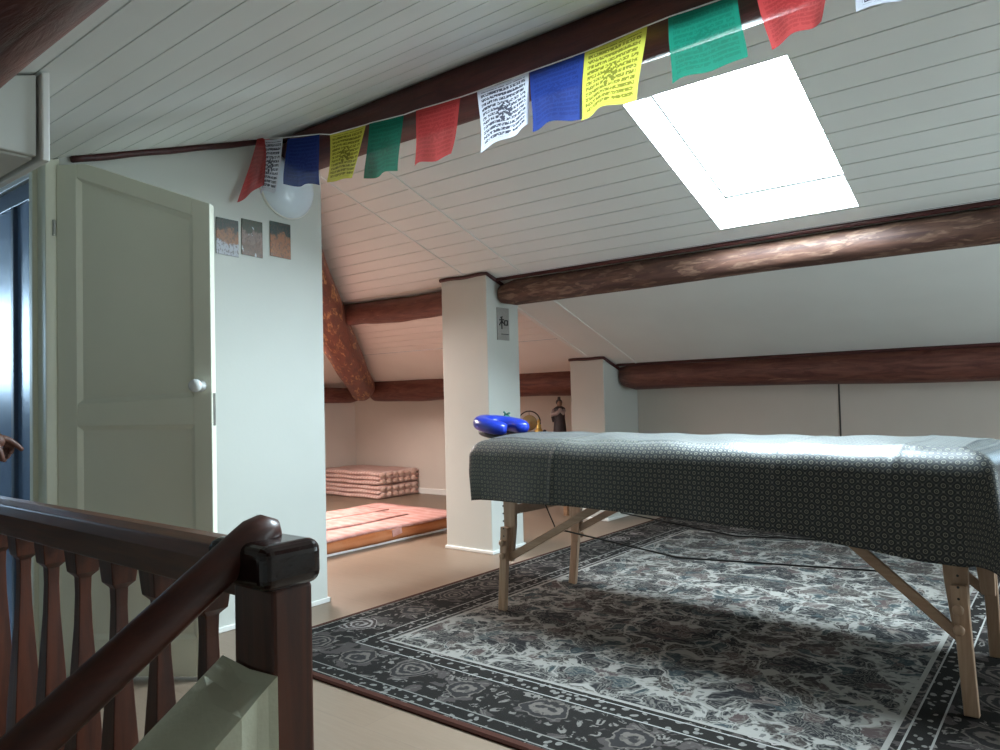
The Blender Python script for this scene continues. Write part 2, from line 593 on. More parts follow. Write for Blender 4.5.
# ------------------------------------------------------------------ roof geometry
YR, ZR = 2.23, 2.339
zr = lambda y: 3.108 - .345 * y            # right slope
zl = lambda y: 1.574 + .343 * y            # left slope
XH = -3.25                                 # ridge end, hip starts
XE, YE, XW = -6.76, 5.74, 1.7              # far gable, eaves wall, right wall
zh = lambda x: ZR - .345 * (XH - x)        # hip slope
hipx = lambda y: XH - (y - YR)
YN = -1.7                                  # wall behind the stairs
nR = V((0, .345, 1)).normalized()
nL = V((0, -.343, 1)).normalized()
nH = V((-.345, 0, 1)).normalized()

SK = (-1.428, -.774, 2.655, 3.655)         # skylight hole x0 x1 y0 y1


def boards(mb, zf, nrm, y0, y1, pitch, xleft, xright, hole=None, gap=.0055, depth=.010):
    y = y0
    k = 0
    while y < y1 - .01:
        yb = min(y + pitch, y1)
        for a, b, dz in ((y + gap / 2, yb - gap / 2, 0.0), (y - .001, yb + .001, depth)):
            cuts = [a, b]
            if hole:
                cuts += [c for c in hole[2:] if a < c < b]
            cuts.sort()
            for c0, c1 in zip(cuts, cuts[1:]):
                spans = [(None, None)]
                mid = (c0 + c1) / 2
                if hole and hole[2] < mid < hole[3]:
                    spans = [(None, hole[0]), (hole[1], None)]
                for s0, s1 in spans:
                    l0 = xleft(c0) if s0 is None else s0
                    l1 = xleft(c1) if s0 is None else s0
                    r = xright if s1 is None else s1
                    off = nrm * dz
                    mb.poly([V((l0, c0, zf(c0))) + off, V((r, c0, zf(c0))) + off, V((r, c1, zf(c1))) + off, V((l1, c1, zf(c1))) + off])
        # groove flanks
        for yy in (y + gap / 2, yb - gap / 2):
            if hole and hole[2] < yy < hole[3]:
                sp = [(xleft(yy), hole[0]), (hole[1], xright)]
            else:
                sp = [(xleft(yy), xright)]
            for a, b in sp:
                p, q = V((a, yy, zf(yy))), V((b, yy, zf(yy)))
                mb.poly([p, q, q + nrm * depth, p + nrm * depth])
        y = yb
        k += 1


# ceiling: right slope (boards above the middle purlin, smooth panels below), left slope, hip
mb = MB()
boards(mb, zr, nR, YR + .004, 3.774, .1103, hipx, XW, SK)
mb.poly([(-3.2, 3.774, zr(3.774)), (XW, 3.774, zr(3.774)), (XW, YE + .1, zr(YE + .1)), (-3.2, YE + .1, zr(YE + .1))])
struct(mb.build('ceiling', M['boards'], recalc=False))
mb = MB()
boards(mb, zr, nR, 3.774, 4.77, .1103, hipx, -3.2)
mb.poly([(hipx(4.77), 4.77, zr(4.77)), (-3.2, 4.77, zr(4.77)), (-3.2, YE + .1, zr(YE + .1)), (hipx(YE + .1), YE + .1, zr(YE + .1))])
struct(mb.build('ceiling_far', M['boards_light_tint'], recalc=False))
mb = MB()
boards(mb, zl, nL, YN, YR, .113, lambda y: -3.13 if y < 1.1 else XE, XW)
struct(mb.build('ceiling_left', M['boards'], recalc=False))
HK = (-5.45, -4.68, 2.60, 3.50)            # hole of the far skylight in the hip
mb = MB()
hp = lambda x, y: V((x, y, zh(x)))
hy = lambda x: YR + (XH - x)
mb.poly([hp(XH, 1.1), hp(HK[1], 1.1), hp(HK[1], hy(HK[1])), hp(XH, hy(XH))])
mb.poly([hp(HK[1], 1.1), hp(HK[0], 1.1), hp(HK[0], HK[2]), hp(HK[1], HK[2])])
mb.poly([hp(HK[1], HK[3]), hp(HK[0], HK[3]), hp(HK[0], hy(HK[0])), hp(HK[1], hy(HK[1]))])
mb.poly([hp(HK[0], 1.1), hp(XE - .1, 1.1), hp(XE - .1, hy(XE - .1)), hp(HK[0], hy(HK[0]))])
struct(mb.build('ceiling_hip', M['boards_light_tint'], recalc=False))


def skylight(name, corners, nrm, depth, pane_mat):
    """corners: four points of the hole in the ceiling, in order; the shaft goes up along nrm."""
    c = [V(p) for p in corners]
    ctr = sum(c, V()) / 4
    root = bpy.data.objects.new(name, None)
    COL.objects.link(root)
    root.location = ctr
    struct(root)
    up = nrm * depth
    mb = MB()
    for i in range(4):
        a, b = c[i], c[(i + 1) % 4]
        mb.poly([a, b, b + up, a + up])
    mb.build('reveal', M['white'], root)
    # sash frame around the glass
    inn = [p + (ctr - p).normalized() * .055 for p in c]
    mb = MB()
    for i in range(4):
        a, b, p, q = c[i], c[(i + 1) % 4], inn[(i + 1) % 4], inn[i]
        mb.hexa([a + up * .80, b + up * .80, p + up * .80, q + up * .80], [a + up, b + up, p + up, q + up])
    mb.build('sash', M['white'], root, bevel=.004)
    mb = MB()
    gk = [p + (ctr - p).normalized() * .052 for p in c]
    gi = [p + (ctr - p).normalized() * .068 for p in c]
    for i in range(4):
        mb.poly([gk[i] + up * .795, gk[(i + 1) % 4] + up * .795, gi[(i + 1) % 4] + up * .795, gi[i] + up * .795])
    mb.build('gasket', M['gasket'], root)
    mb = MB()
    mb.poly([p + up * .97 for p in c])
    mb.build('pane', pane_mat, root)
    return root


skylight('window_1', [(SK[0], SK[2], zr(SK[2])), (SK[1], SK[2], zr(SK[2])), (SK[1], SK[3], zr(SK[3])), (SK[0], SK[3], zr(SK[3]))], nR, .19, M['sky_pane'])
skylight('window_2', [(HK[0], HK[2], zh(HK[0])), (HK[1], HK[2], zh(HK[1])), (HK[1], HK[3], zh(HK[1])), (HK[0], HK[3], zh(HK[0]))], nH, .16, M['sky_pane_warm'])

# ------------------------------------------------------------------ walls and floor
# floor with the stairwell cut out
SX0, SX1, SY1 = -2.33, .42, .645
mb = MB()
for x0, x1, y0, y1 in ((XE, SX0, YN, SY1), (SX1, XW, YN, SY1), (XE, XW, SY1, YE + .1)):
    mb.box(x0, x1, y0, y1, -.2, 0)
struct(mb.build('floor', M['floor']))
mb = MB()
mb.box(XE - .1, XW + .1, YN - .1, 1.5, -2.3, -2.2)
struct(mb.build('floor_below', M['stair']))

# partition with the photographs, cut along the two roof slopes
PX0, PX1 = -3.13, -3.03
mb = MB()
prof = [(1.135, 0), (2.372, 0), (2.372, zr(2.372) + .02), (YR, ZR + .02), (1.135, zl(1.135) + .02)]
mb.prism([(PX1, y, z) for y, z in prof], (PX0 - PX1, 0, 0))
struct(mb.build('wall_picture', M['wall']))
mb = MB()
prof = [(YN, -2.2), (.50, -2.2), (.50, zl(.5) + .02), (YN, zl(YN) + .02)]
mb.prism([(PX1, y, z) for y, z in prof], (PX0 - PX1, 0, 0))
struct(mb.build('wall_landing', M['wall']))
# door jamb post
mb = MB()
mb.prism([(PX1 + .008, 1.088, 0), (PX1 + .008, 1.137, 0), (PX1 + .008, 1.137, zl(1.137) - .004), (PX1 + .008, 1.088, zl(1.088) - .004)], (PX0 - PX1 - .02, 0, 0))
mb.box(PX0 - .004, PX0 + .03, 1.07, 1.09, 0, 1.93)
struct(mb.build('trim_1', M['door'], bevel=.004))
# passage: side wall, ceiling
mb = MB()
mb.box(XE, PX0, 1.15, 1.25, 0, 2.35)
struct(mb.build('wall_passage', M['wall']))
mb = MB()
mb.box(XE, PX0, YN, 1.15, 1.955, 2.05)
struct(mb.build('ceiling_passage', M['wall']))
mb = MB()
mb.box(XE, PX0 - .01, 1.085, 1.15, 1.905, 1.95)
struct(mb.build('trim_2', M['white'], bevel=.004))
# eaves wall, far gable wall, right wall, wall behind the stairs
mb = MB()
mb.box(XE - .1, XW + .1, YE, YE + .1, -.05, zr(YE) + .05)
struct(mb.build('wall_eaves', M['wall_light_tint']))
mb = MB()
mb.box(XE - .1, XE, YN, YE + .1, -.05, 2.4)
struct(mb.build('wall_far', M['wall_light_tint']))
mb = MB()
mb.prism([(XW, YN, -2.2), (XW, YE, -2.2), (XW, YE, zr(YE) + .05), (XW, YR, ZR + .05), (XW, YN, zl(YN) + .05)], (.1, 0, 0))
struct(mb.build('wall_right', M['wall']))
mb = MB()
mb.box(XE, XW, YN - .1, YN, -2.2, 2.1)
struct(mb.build('wall_near', M['wall']))
# lining of the stairwell below the floor
mb = MB()
mb.box(SX0, SX1, SY1, SY1 + .05, -2.2, -.2)
mb.box(SX0 - .05, SX0, YN, SY1, -2.2, -.2)
mb.box(SX1, SX1 + .05, YN, SY1, -2.2, -.2)
struct(mb.build('wall_stairwell', M['plaster']))

# blue-lit window at the end of the passage room, out of the picture
root = bpy.data.objects.new('window_3', None)
COL.objects.link(root)
root.location = (XE, .05, 1.2)
struct(root)
mb = MB()
mb.box(XE + .001, XE + .012, -.30, .36, 1.20, 1.88)
mb.build('pane', M['sky_pane_blue'], root)
mb = MB()
for a in ((-.36, -.30, 1.14, 1.94), (.36, .42, 1.14, 1.94), (-.30, .36, 1.14, 1.20), (-.30, .36, 1.88, 1.94), (.015, .045, 1.20, 1.88)):
    mb.box(XE, XE + .05, *a)
mb.build('frame', M['white'], root, bevel=.004)

# daylight window in the right-hand wall, out of the picture
root = bpy.data.objects.new('window_4', None)
COL.objects.link(root)
root.location = (XW, 3.7, .6)
struct(root)
mb = MB()
mb.box(XW - .012, XW - .001, 3.15, 4.35, .62, 1.50)
mb.build('pane', M['sky_pane_side'], root)
mb = MB()
for a in ((3.09, 3.15, .56, 1.56), (4.35, 4.41, .56, 1.56), (3.15, 4.35, .56, .62), (3.15, 4.35, 1.50, 1.56), (3.73, 3.77, .62, 1.50)):
    mb.box(XW - .05, XW, *a)
mb.build('frame', M['white'], root, bevel=.004)

# skirting boards
mb = MB()
mb.box(PX1, PX1 + .012, 1.14, 2.384, 0, .024)
mb.box(PX0, PX1 + .012, 2.372, 2.384, 0, .024)
struct(mb.build('baseboard_picture', M['white'], bevel=.004))
mb = MB()
mb.box(XE, XW, YE - .012, YE, 0, .06)
struct(mb.build('baseboard_eaves', M['white'], bevel=.004))
mb = MB()
mb.box(XE, XE + .012, 1.25, YE - .012, 0, .06)
struct(mb.build('baseboard_far', M['white'], bevel=.004))
# vertical joint cover on the eaves wall, narrow battens on the ceiling joints
mb = MB()
mb.box(-1.402, -1.391, YE - .004, YE, .06, zr(YE))
struct(mb.build('trim_3', M['joint']))
for i, (x, y0, y1) in enumerate(((-2.795, 2.40, 3.76), (-3.215, 2.46, 3.70), (-3.16, 4.0, 5.12), (-2.82, 3.98, 5.35))):
    mb = MB()
    dn = -nR * .006
    mb.hexa([V((x - .008, y0, zr(y0))) + dn, V((x + .008, y0, zr(y0))) + dn, V((x + .008, y1, zr(y1))) + dn, V((x - .008, y1, zr(y1))) + dn],
            [V((x - .008, y0, zr(y0))), V((x + .008, y0, zr(y0))), V((x + .008, y1, zr(y1))), V((x - .008, y1, zr(y1)))])
    struct(mb.build('trim_%d' % (4 + i), M['boards']))
# dark red moulding where the partition meets the roof
mb = MB()
q = [V((PX1 + .012, y, zl(y) - .012 + .0015 * sin(y * 23))) for y in [1.178 + i * (YR - 1.19) / 24 for i in range(25)]]
mb.tube(q, .014, 8)
q = [V((PX1 + .012, y, zr(y) - .012)) for y in (YR - .01, 2.30, 2.376)]
mb.tube(q, .014, 8)
struct(mb.build('trim_8', M['dark_trim'], smooth=True))


# ------------------------------------------------------------------ logs
def log(name, a, b, r0, r1, mat, label, cat='beam', seed=0, n=40, amp=.03, group=None, bow=0.0):
    rnd = random.Random(seed)
    ph = [rnd.uniform(0, 6.28) for _ in range(8)]
    a, b = V(a), V(b)
    pts, rad = [], []
    for i in range(n + 1):
        t = i / n
        p = a.lerp(b, t)
        p.z += bow * sin(pi * t) + .008 * sin(5 * t + ph[0])
        p.y += .008 * sin(7 * t + ph[1])
        pts.append(p)
        e = min(t, 1 - t) * (b - a).length
        rr = (r0 + (r1 - r0) * t) * (1 + .035 * sin(11 * t + ph[2]) + .02 * sin(29 * t + ph[3]))
        if e < .03:
            rr *= sqrt(max(.25, 1 - ((.03 - e) / .03) ** 2 * .45))
        rad.append(rr)
    # slightly rounded cut ends
    d = (b - a).normalized()
    pts = [pts[0]] + [pts[0] + d * .012] + pts[1:-1] + [pts[-1] - d * .012] + [pts[-1]]
    rad = [rad[0] * .93, rad[0]] + rad[1:-1] + [rad[-1], rad[-1] * .93]
    w = lambda i, an, L: amp * (sin(2 * an + ph[4] + L * .8) * .6 + sin(3 * an + ph[5] - L * 1.3) * .4 + .35 * sin(7 * an + L * 6 + ph[6]))
    mb = MB()
    mb.tube(pts, rad, 28, w, uv=True)
    o = mb.build(name, mat, smooth=True, recalc=True)
    return tag(o, label, cat, group)


log('ridge_beam', (PX1 + .005, 2.205, 2.222), (XW - .005, 2.205, 2.232), .098, .105, M['log_ridge'],
    'dark brown ridge log running under the roof peak behind the prayer flags', seed=1)
log('roof_purlin', (-3.018, 3.85, 1.704), (XW - .005, 3.85, 1.700), .080, .084, M['log_purlin'],
    'long peeled brown log under the bright skylight, right of the tall pillar', seed=2)
log('roof_purlin', (-4.72, 3.85, 1.70), (-3.425, 3.83, 1.695), .085, .088, M['log_low'],
    'short reddish log between the slanting log and the tall pillar', seed=3)
log('roof_purlin', (-3.018, 5.47, 1.168), (XW - .005, 5.47, 1.160), .122, .118, M['log_low'],
    'long reddish log at the eaves, right of the short pillar', seed=4)
log('roof_purlin', (-6.22, 5.55, 1.145), (-3.36, 5.55, 1.150), .128, .132, M['log_low'],
    'reddish eaves log passing behind the tall pillar', seed=5)
log('roof_purlin', (-6.50, 1.4, 1.10), (-6.50, 5.56, 1.09), .085, .085, M['log_low'],
    'short piece of eaves log in the far left corner, left of the slanting log', seed=6)
log('roof_purlin', (-4.90, 1.35, 1.64), (-4.90, 3.80, 1.60), .088, .088, M['log_low'],
    'stub of log just showing left of the slanting log at the partition edge', seed=7)
log('slanting_hip_log', (-3.42, 2.35, 2.10), (-6.17, 5.36, 1.135), .150, .140, M['log_hip'],
    'thick slanting log with golden worn patches in the far left corner', seed=8, amp=.045)
log('front_purlin', (-1.90, .296, 1.549), (XW - .005, .296, 1.549), .116, .116, M['log_front'],
    'very dark log crossing the top left corner of the room close by', seed=9)


# red mouldings along the purlins (parts of the setting)
def moulding(name, pts, r=.012):
    mb = MB()
    mb.tube([V(p) for p in pts], r, 8)
    return struct(mb.build(name, M['dark_trim'], smooth=True))


moulding('trim_9', [(-3.01, 3.785, zr(3.785) - .009), (-1.0, 3.785, zr(3.785) - .009), (XW - .01, 3.785, zr(3.785) - .009)], .012)
moulding('trim_10', [(-3.0, 5.335, zr(5.335) - .010), (XW - .01, 5.335, zr(5.335) - .010)], .012)


# ------------------------------------------------------------------ pillars
def pillar(name, x0, x1, y0, y1, label, wavy):
    root = thing(name, ((x0 + x1) / 2, (y0 + y1) / 2, 0), label, 'pillar')
    mb = MB()
    t = lambda y: zr(y) + .01
    mb.hexa([(x0, y0, 0), (x1, y0, 0), (x1, y1, 0), (x0, y1, 0)], [(x0, y0, t(y0)), (x1, y0, t(y0)), (x1, y1, t(y1)), (x0, y1, t(y1))])
    mb.build('shaft', M['wall'], root, bevel=.006)
    mb = MB()
    mb.box(x0 - .010, x1 + .010, y0 - .010, y1 + .010, 0, .022)
    tag(mb.build('plinth', M['white'], root, bevel=.004), 'white skirting around the foot')
    mb = MB()
    pts = [(x0 - .004, y0 - .004, zr(y0) - .012)]
    for i in range(1, 12):
        s = i / 12
        pts.append((x0 + (x1 - x0) * s, y0 - .006, zr(y0) - .012 + wavy * sin(s * 9)))
    pts += [(x1 + .006, y0 - .006, zr(y0) - .010), (x1 + .006, (y0 + y1) / 2, zr((y0 + y1) / 2) - .012), (x1 + .004, y1, zr(y1) - .012)]
    mb.tube(pts, .0125, 8)
    tag(mb.build('moulding', M['dark_trim'], root, smooth=True), 'dark red moulding around the top')
    return root


pillar('pillar', -3.425, -3.025, 3.69, 4.03, 'tall cream square pillar beside the massage table with a small grey plaque', .003)
pillar('pillar', -3.35, -3.03, 5.165, YE - .005, 'shorter cream pillar by the eaves wall, right of the small dark statue', .002)

# ------------------------------------------------------------------ plaque with one brush character
root = thing('plaque', (-3.02, 3.85, 1.39), 'small grey plaque with a black brush character on the tall pillar', 'sign')
mb = MB()
mb.box(-3.025, -3.016, 3.789, 3.915, 1.395, 1.612)
mb.build('plate', M['grey_plate'], root, bevel=.002)
mb = MB()


def stroke(p, w=.007):
    pts = [(-3.0145, 3.855 + a, 1.515 + b) for a, b in p]
    for a, b in zip(pts, pts[1:]):
        mb.bar(a, b, .003, w, up=V((0, -(b[2] - a[2]), b[1] - a[1])).normalized())


stroke([(-.014, .037), (-.036, .030)], .006)          # top flick
stroke([(-.048, .013), (.000, .017)], .007)           # crossbar
stroke([(-.024, .034), (-.022, -.046)], .009)         # trunk
stroke([(-.024, .010), (-.048, -.022)], .007)         # left leg
stroke([(-.022, .010), (-.004, -.010)], .007)         # right leg
stroke([(.006, .008), (.006, -.020)], .008)           # mouth box
stroke([(.006, .010), (.040, .013), (.038, -.018)], .008)
stroke([(.006, -.018), (.038, -.018)], .007)
tag(mb.build('character', M['ink'], root), 'black brush character')
mb = MB()
mb.box(-3.0165, -3.0135, 3.825, 3.905, 1.432, 1.437)
tag(mb.build('caption_line', M['ink'], root), 'thin black line of print')

# ------------------------------------------------------------------ wall lamp
root = thing('wall_lamp', (PX1, 2.165, 2.065), 'round frosted dome lamp on the white wall, half behind blue and white flags', 'lamp')
RX = Matrix.Rotation(radians(90), 3, 'Y')
mb = MB()
mb.lathe([(.150, .001), (.150, .012), (.146, .022), (.128, .045), (.095, .064), (.05, .075), (0, .078)], (PX1, 2.165, 2.065), 48, RX)
mb.build('glass_dome', M['opal'], root, smooth=True)
mb = MB()
mb.lathe([(.154, .0), (.154, .010), (.149, .014), (.149, .0)], (PX1, 2.165, 2.065), 48, RX)
mb.build('rim', M['white'], root, smooth=True)

# ------------------------------------------------------------------ photographs
ph = [('white lower part and a tan animal', 1.784, 1.895, 1.684, 1.852, photo_mat('photo_print_pale', (.025, .035, .02), (.36, .14, .05), (.62, .62, .68), (.75, .77, .8), 1.3, .70)),
      ('greyish tan scene with a white patch', 1.912, 2.022, 1.697, 1.868, photo_mat('photo_print_grey', (.04, .05, .02), (.27, .17, .13), (.20, .10, .06), (.72, .73, .75), 7.1, .64)),
      ('orange ground under a dark green top', 2.064, 2.180, 1.712, 1.884, photo_mat('photo_print_orange', (.012, .030, .022), (.36, .12, .035), (.40, .14, .045), (.4, .45, .4), 4.6, .74))]
lab = ['small wall photo with a pale lower half, leftmost of three next to the door edge',
       'small wall photo of a greyish tan scene, middle of the three',
       'small wall photo of orange ground under a dark green top, rightmost of three']
for (dsc, y0, y1, z0, z1, m_), lb in zip(ph, lab):
    mb = MB()
    x = PX1 + .0035
    f = mb.poly([(x, y0, z0 + .006), (x, y1, z0 + .001), (x, y1, z1 + .001), (x, y0, z1 + .003)])
    l = mb.uvl()
    for lp, c in zip(f.loops, ((0, 0), (1, 0), (1, 1), (0, 1))):
        lp[l].uv = c
    o = mb.build('photograph', m_, solid=.003)
    tag(o, lb, 'photo', 'photos taped to the white wall')

# ------------------------------------------------------------------ open panelled door
hx, hyy = PX1 + .012, 1.125
e = V((.823, .568, 0)).normalized()
nD = V((e.y, -e.x, 0))                     # towards the camera
dp = lambda t, z, o=0.0: V((hx, hyy, 0)) + e * t + nD * o + V((0, 0, z))
door = bpy.data.objects.new('door_1', None)
COL.objects.link(door)
door.location = (hx, hyy, 0)
struct(door)
W_ = .597
ztop = lambda t: 1.932 if t < .115 else 1.932 - (t - .115) * .360
TH = .036
# outline ring built in strips: stiles and rails around two sunk panels
mb = MB()


def dslab(poly, o0, o1):
    mb.hexa([dp(t, z, o0) for t, z in poly], [dp(t, z, o1) for t, z in poly])


A0, A1 = .078, .528
dslab([(0.0, .012), (A0, .012), (A0, ztop(A0)), (0.0, ztop(0))], -TH, 0)
dslab([(A1, .012), (W_, .012), (W_, ztop(W_)), (A1, ztop(A1))], -TH, 0)
dslab([(A0, .012), (A1, .012), (A1, .15), (A0, .15)], -TH, 0)
dslab([(A0, .938), (A1, .934), (A1, 1.040), (A0, 1.022)], -TH, 0)
dslab([(A0, 1.880), (A1, 1.716), (A1, ztop(A1)), (.115, ztop(.115)), (A0, ztop(A0))], -TH, 0)
mb.build('stiles_and_rails', M['door'], door, bevel=.003)
for a, b, c, d_ in ((.15, .15, .938, .934), (1.022, 1.040, 1.880, 1.716)):
    mb = MB()
    P4 = [(A0, a), (A1, b), (A1, d_), (A0, c)]
    mb.hexa([dp(t, z, -TH + .006) for t, z in P4], [dp(t, z, -.012) for t, z in P4])
    ct = ((A0 + A1) / 2, (a + b + c + d_) / 4)
    # bevelled moulding around the sunk panel
    for i in range(4):
        p, q = P4[i], P4[(i + 1) % 4]
        sh = lambda r: (r[0] + (.016 if r[0] < ct[0] else -.016), r[1] + (.016 if r[1] < ct[1] else -.016))
        pi_, qi = sh(p), sh(q)
        mb.poly([dp(p[0], p[1], -.001), dp(q[0], q[1], -.001), dp(qi[0], qi[1], -.0115), dp(pi_[0], pi_[1], -.0115)])
    mb.build('panel', M['door'], door)
kr = Matrix((e, nD.cross(e) * -1, nD)).transposed() if False else nD.to_track_quat('Z', 'Y').to_matrix()
mb = MB()
mb.lathe([(.022, 0), (.022, .004), (.009, .008), (.009, .022), (.018, .030), (.0245, .042), (.022, .054), (.012, .060), (0, .061)], dp(.556, 1.078, 0), 28, kr)
tag(mb.build('knob', M['porcelain'], door, smooth=True), 'round white porcelain knob')
mb = MB()
mb.hexa([dp(W_, z, o) for z, o in ((.93, -.028), (1.05, -.028), (1.05, -.008), (.93, -.008))], [dp(W_ + .0015, z, o) for z, o in ((.93, -.028), (1.05, -.028), (1.05, -.008), (.93, -.008))])
mb.build('lock_plate', M['steel'], door)
for z in (1.69, .28):
    mb = MB()
    mb.tube([dp(-.006, z - .03, .006), dp(-.006, z + .03, .006)], .007, 10)
    mb.build('hinge', M['steel'], door)

# ------------------------------------------------------------------ glossy blue cupboard front in the passage
root = thing('wardrobe', (-3.9, 1.12, 0), 'glossy blue-lit wardrobe front beyond the doorway at the left edge', 'wardrobe')
mb = MB()
mb.box(-4.75, -3.145, 1.095, 1.148, 1.828, 1.90)
mb.box(-4.75, -3.145, 1.095, 1.148, 0, .05)
for x in (-4.75, -3.95, -3.386, -3.165):
    mb.box(x, x + .032, 1.090, 1.148, .05, 1.828)
tag(mb.build('frame', M['blue_frame'], root, bevel=.004), 'blue-grey frame')
for x0, x1 in ((-4.718, -3.95), (-3.918, -3.386), (-3.354, -3.165)):
    mb = MB()
    mb.box(x0, x1, 1.106, 1.130, .05, 1.828)
    mb.build('panel', M['blue_lacquer'], root)

# ------------------------------------------------------------------ cupboard hung under the slope, top left
root = thing('hanging_cupboard', (-2.15, .5, 1.59), 'white cupboard hung under the sloping ceiling over the stairwell, top left', 'cupboard')
mb = MB()
prof = [(-.15, 1.598), (.670, 1.598), (.670, zl(.670) - .004), (-.15, zl(-.15) - .004)]
mb.prism([(-1.935, y, z) for y, z in prof], (-.5, 0, 0))
mb.build('carcass', M['wall'], root, bevel=.003)
mb = MB()
prof = [(.20, 1.603), (.672, 1.603), (.672, zl(.672) - .006), (.20, zl(.20) - .006)]
mb.prism([(-1.935, y, z) for y, z in prof], (.018, 0, 0))
mb.build('door_leaf', M['wall'], root, bevel=.003)
mb = MB()
prof = [(.680, 1.593), (.697, 1.593), (.697, zl(.697) - .003), (.680, zl(.680) - .003)]
mb.prism([(-1.905, y, z) for y, z in prof], (-.53, 0, 0))
mb.build('end_board', M['white'], root, bevel=.003)

# ------------------------------------------------------------------ stair railing
RY = .71
root = thing('stair_railing', (-1.04, RY, 0), 'dark varnished wooden stair railing with flat shaped balusters in the foreground', 'railing')
mb = MB()
prof = [(.672, .690), (.748, .690), (.752, .742), (.744, .764), (.722, .772), (.698, .772), (.676, .764), (.668, .742)]
mb.prism([(-2.50, y, z) for y, z in prof], (1.44, 0, 0))
mb.build('top_rail', M['rail_x'], root, bevel=.003)
mb = MB()
mb.box(-2.50, -1.06, .682, .738, .06, .115)
mb.build('bottom_rail', M['rail_x'], root, bevel=.004)
# newel post with rounded cap
mb = MB()
mb.box(-1.095, -.985, .668, .742, -.25, .715)
mb.build('newel_post', M['rail'], root, bevel=.006)
mb = MB()
mb.box(-1.135, -.966, .640, .752, .715, .786)
tag(mb.build('newel_cap', M['rail_dark'], root, bevel=.020, bsegs=5), 'rounded near-black glossy cap')
mb = MB()
mb.box(-2.56, -2.47, .668, .748, -.25, .80)
mb.build('end_post', M['rail'], root, bevel=.006)
# balusters: shaped outline, square in section
bp = [(.115, .030), (.150, .034), (.240, .032), (.330, .027), (.430, .021), (.520, .0155), (.590, .0135), (.628, .0145), (.640, .026), (.652, .0275), (.690, .0310)]
for i in range(7):
    xc = -2.295 + .175 * i
    mb = MB()
    rings = []
    for z, h in bp:
        rings.append([mb.bm.verts.new((xc + sx * h, RY + sy * h * .92, z)) for sx, sy in ((-1, -1), (1, -1), (1, 1), (-1, 1))])
    for a, b in zip(rings, rings[1:]):
        for k in range(4):
            mb.bm.faces.new((a[k], a[(k + 1) % 4], b[(k + 1) % 4], b[k]))
    mb.bm.faces.new(rings[0][::-1])
    mb.bm.faces.new(rings[-1])
    mb.build('baluster', M['rail'], root, bevel=.002)
# sloping handrail running down the stairs from the newel cap, with a scrolled end
mb = MB()
hs = lambda y: .765 + .645 * (y - .65)
pts, rads = [], []
for i in range(15):
    y = -.75 + (.668 + .75) * i / 14
    pts.append((-1.06, y, hs(y)))
    rads.append(.0315)
pts += [(-1.06, .684, .7865), (-1.06, .700, .792), (-1.06, .713, .789), (-1.06, .722, .780)]
rads += [.0315, .030, .0255, .016]
mb.tube(pts, rads, 20, lambda i, an, L: -.10 * max(0, sin(an)) ** 6)
mb.build('sloping_handrail', M['handrail'], root, smooth=True)

# plastered parapet under the handrail
mb = MB()
zt = lambda y: .590 + .652 * (y - .66)
nseg = 14
for i in range(nseg):
    pass
rows = []
rnd = random.Random(4)
ys = [-1.2, -.6, -.2, .1, .3, .45, .55, .60, .630, .650, .664]
for k, y in enumerate(ys):
    jag = 0 if y < .62 else rnd.uniform(-.010, .004)
    rows.append([(-1.122, y, -1.2 if y > .6 else -1.2), (-.966, y, -1.2), (-.966 + (jag if y > .6 else 0), y, zt(y) + jag * .6), (-1.045, y, zt(y) + (jag * 1.6 if y > .61 else .002)), (-1.122, y, zt(y))])
vr = [[mb.bm.verts.new(p) for p in r] for r in rows]
for a, b in zip(vr, vr[1:]):
    for k in range(5):
        j = (k + 1) % 5
        mb.bm.faces.new((a[k], a[j], b[j], b[k]))
mb.bm.faces.new(vr[0][::-1])
mb.bm.faces.new(vr[-1])
struct(mb.build('wall_parapet', M['plaster']))
# stairs
mb = MB()
for k in range(1, 8):
    y1 = SY1 - .24 * (k - 1)
    if y1 - .25 < YN:
        break
    z = -.175 * k
    mb.box(-.966, SX1, max(YN, y1 - .26), y1, z - .035, z)
    mb.box(-.966, SX1, y1 - .02, y1, z, z + .14 if k > 1 else -.0)
struct(mb.build('floor_stairs', M['stair'], bevel=.006))

# ------------------------------------------------------------------ rug
mb = MB()
N = 10
o_rug = MB()
prof = [(1.35, 1.91, 0.0), (1.352, 1.912, .006), (1.345, 1.905, .012)]
rings = [[o_rug.bm.verts.new((sx * a, sy * b, z)) for sx, sy in ((-1, -1), (1, -1), (1, 1), (-1, 1))] for a, b, z in prof]
for a, b in zip(rings, rings[1:]):
    for k in range(4):
        o_rug.bm.faces.new((a[k], a[(k + 1) % 4], b[(k + 1) % 4], b[k]))
o_rug.bm.faces.new(rings[0][::-1])
o_rug.bm.faces.new(rings[-1])
o = o_rug.build('rug', M['rug'])
o.location = (-1.38, 3.59, .0005)
tag(o, 'large dark floral Persian-style rug with cream field under the massage table', 'rug')

# ------------------------------------------------------------------ massage table
TL = V((.9987, -.0508, 0)).normalized()
TW = V((-TL.y, TL.x, 0))
TO = V((-2.169, 2.711, .0150))
tp = lambda l, w, z: TO + TL * l + TW * w + V((0, 0, z - .0125))
table = thing('massage_table', tp(.93, .3, .0125), 'portable massage table with pale wooden legs under a patterned cloth', 'table')
PL0, PL1, PW0, PW1 = -.157, 1.955, -.030, .640


def rrect(l0, l1, w0, w1, r, n=8):
    out = []
    for cx, cy, a0 in ((l1 - r, w0 + r, -pi / 2), (l1 - r, w1 - r, 0), (l0 + r, w1 - r, pi / 2), (l0 + r, w0 + r, pi)):
        for i in range(n + 1):
            a = a0 + pi / 2 * i / n
            out.append((cx + r * cos(a), cy + r * sin(a)))
    return out


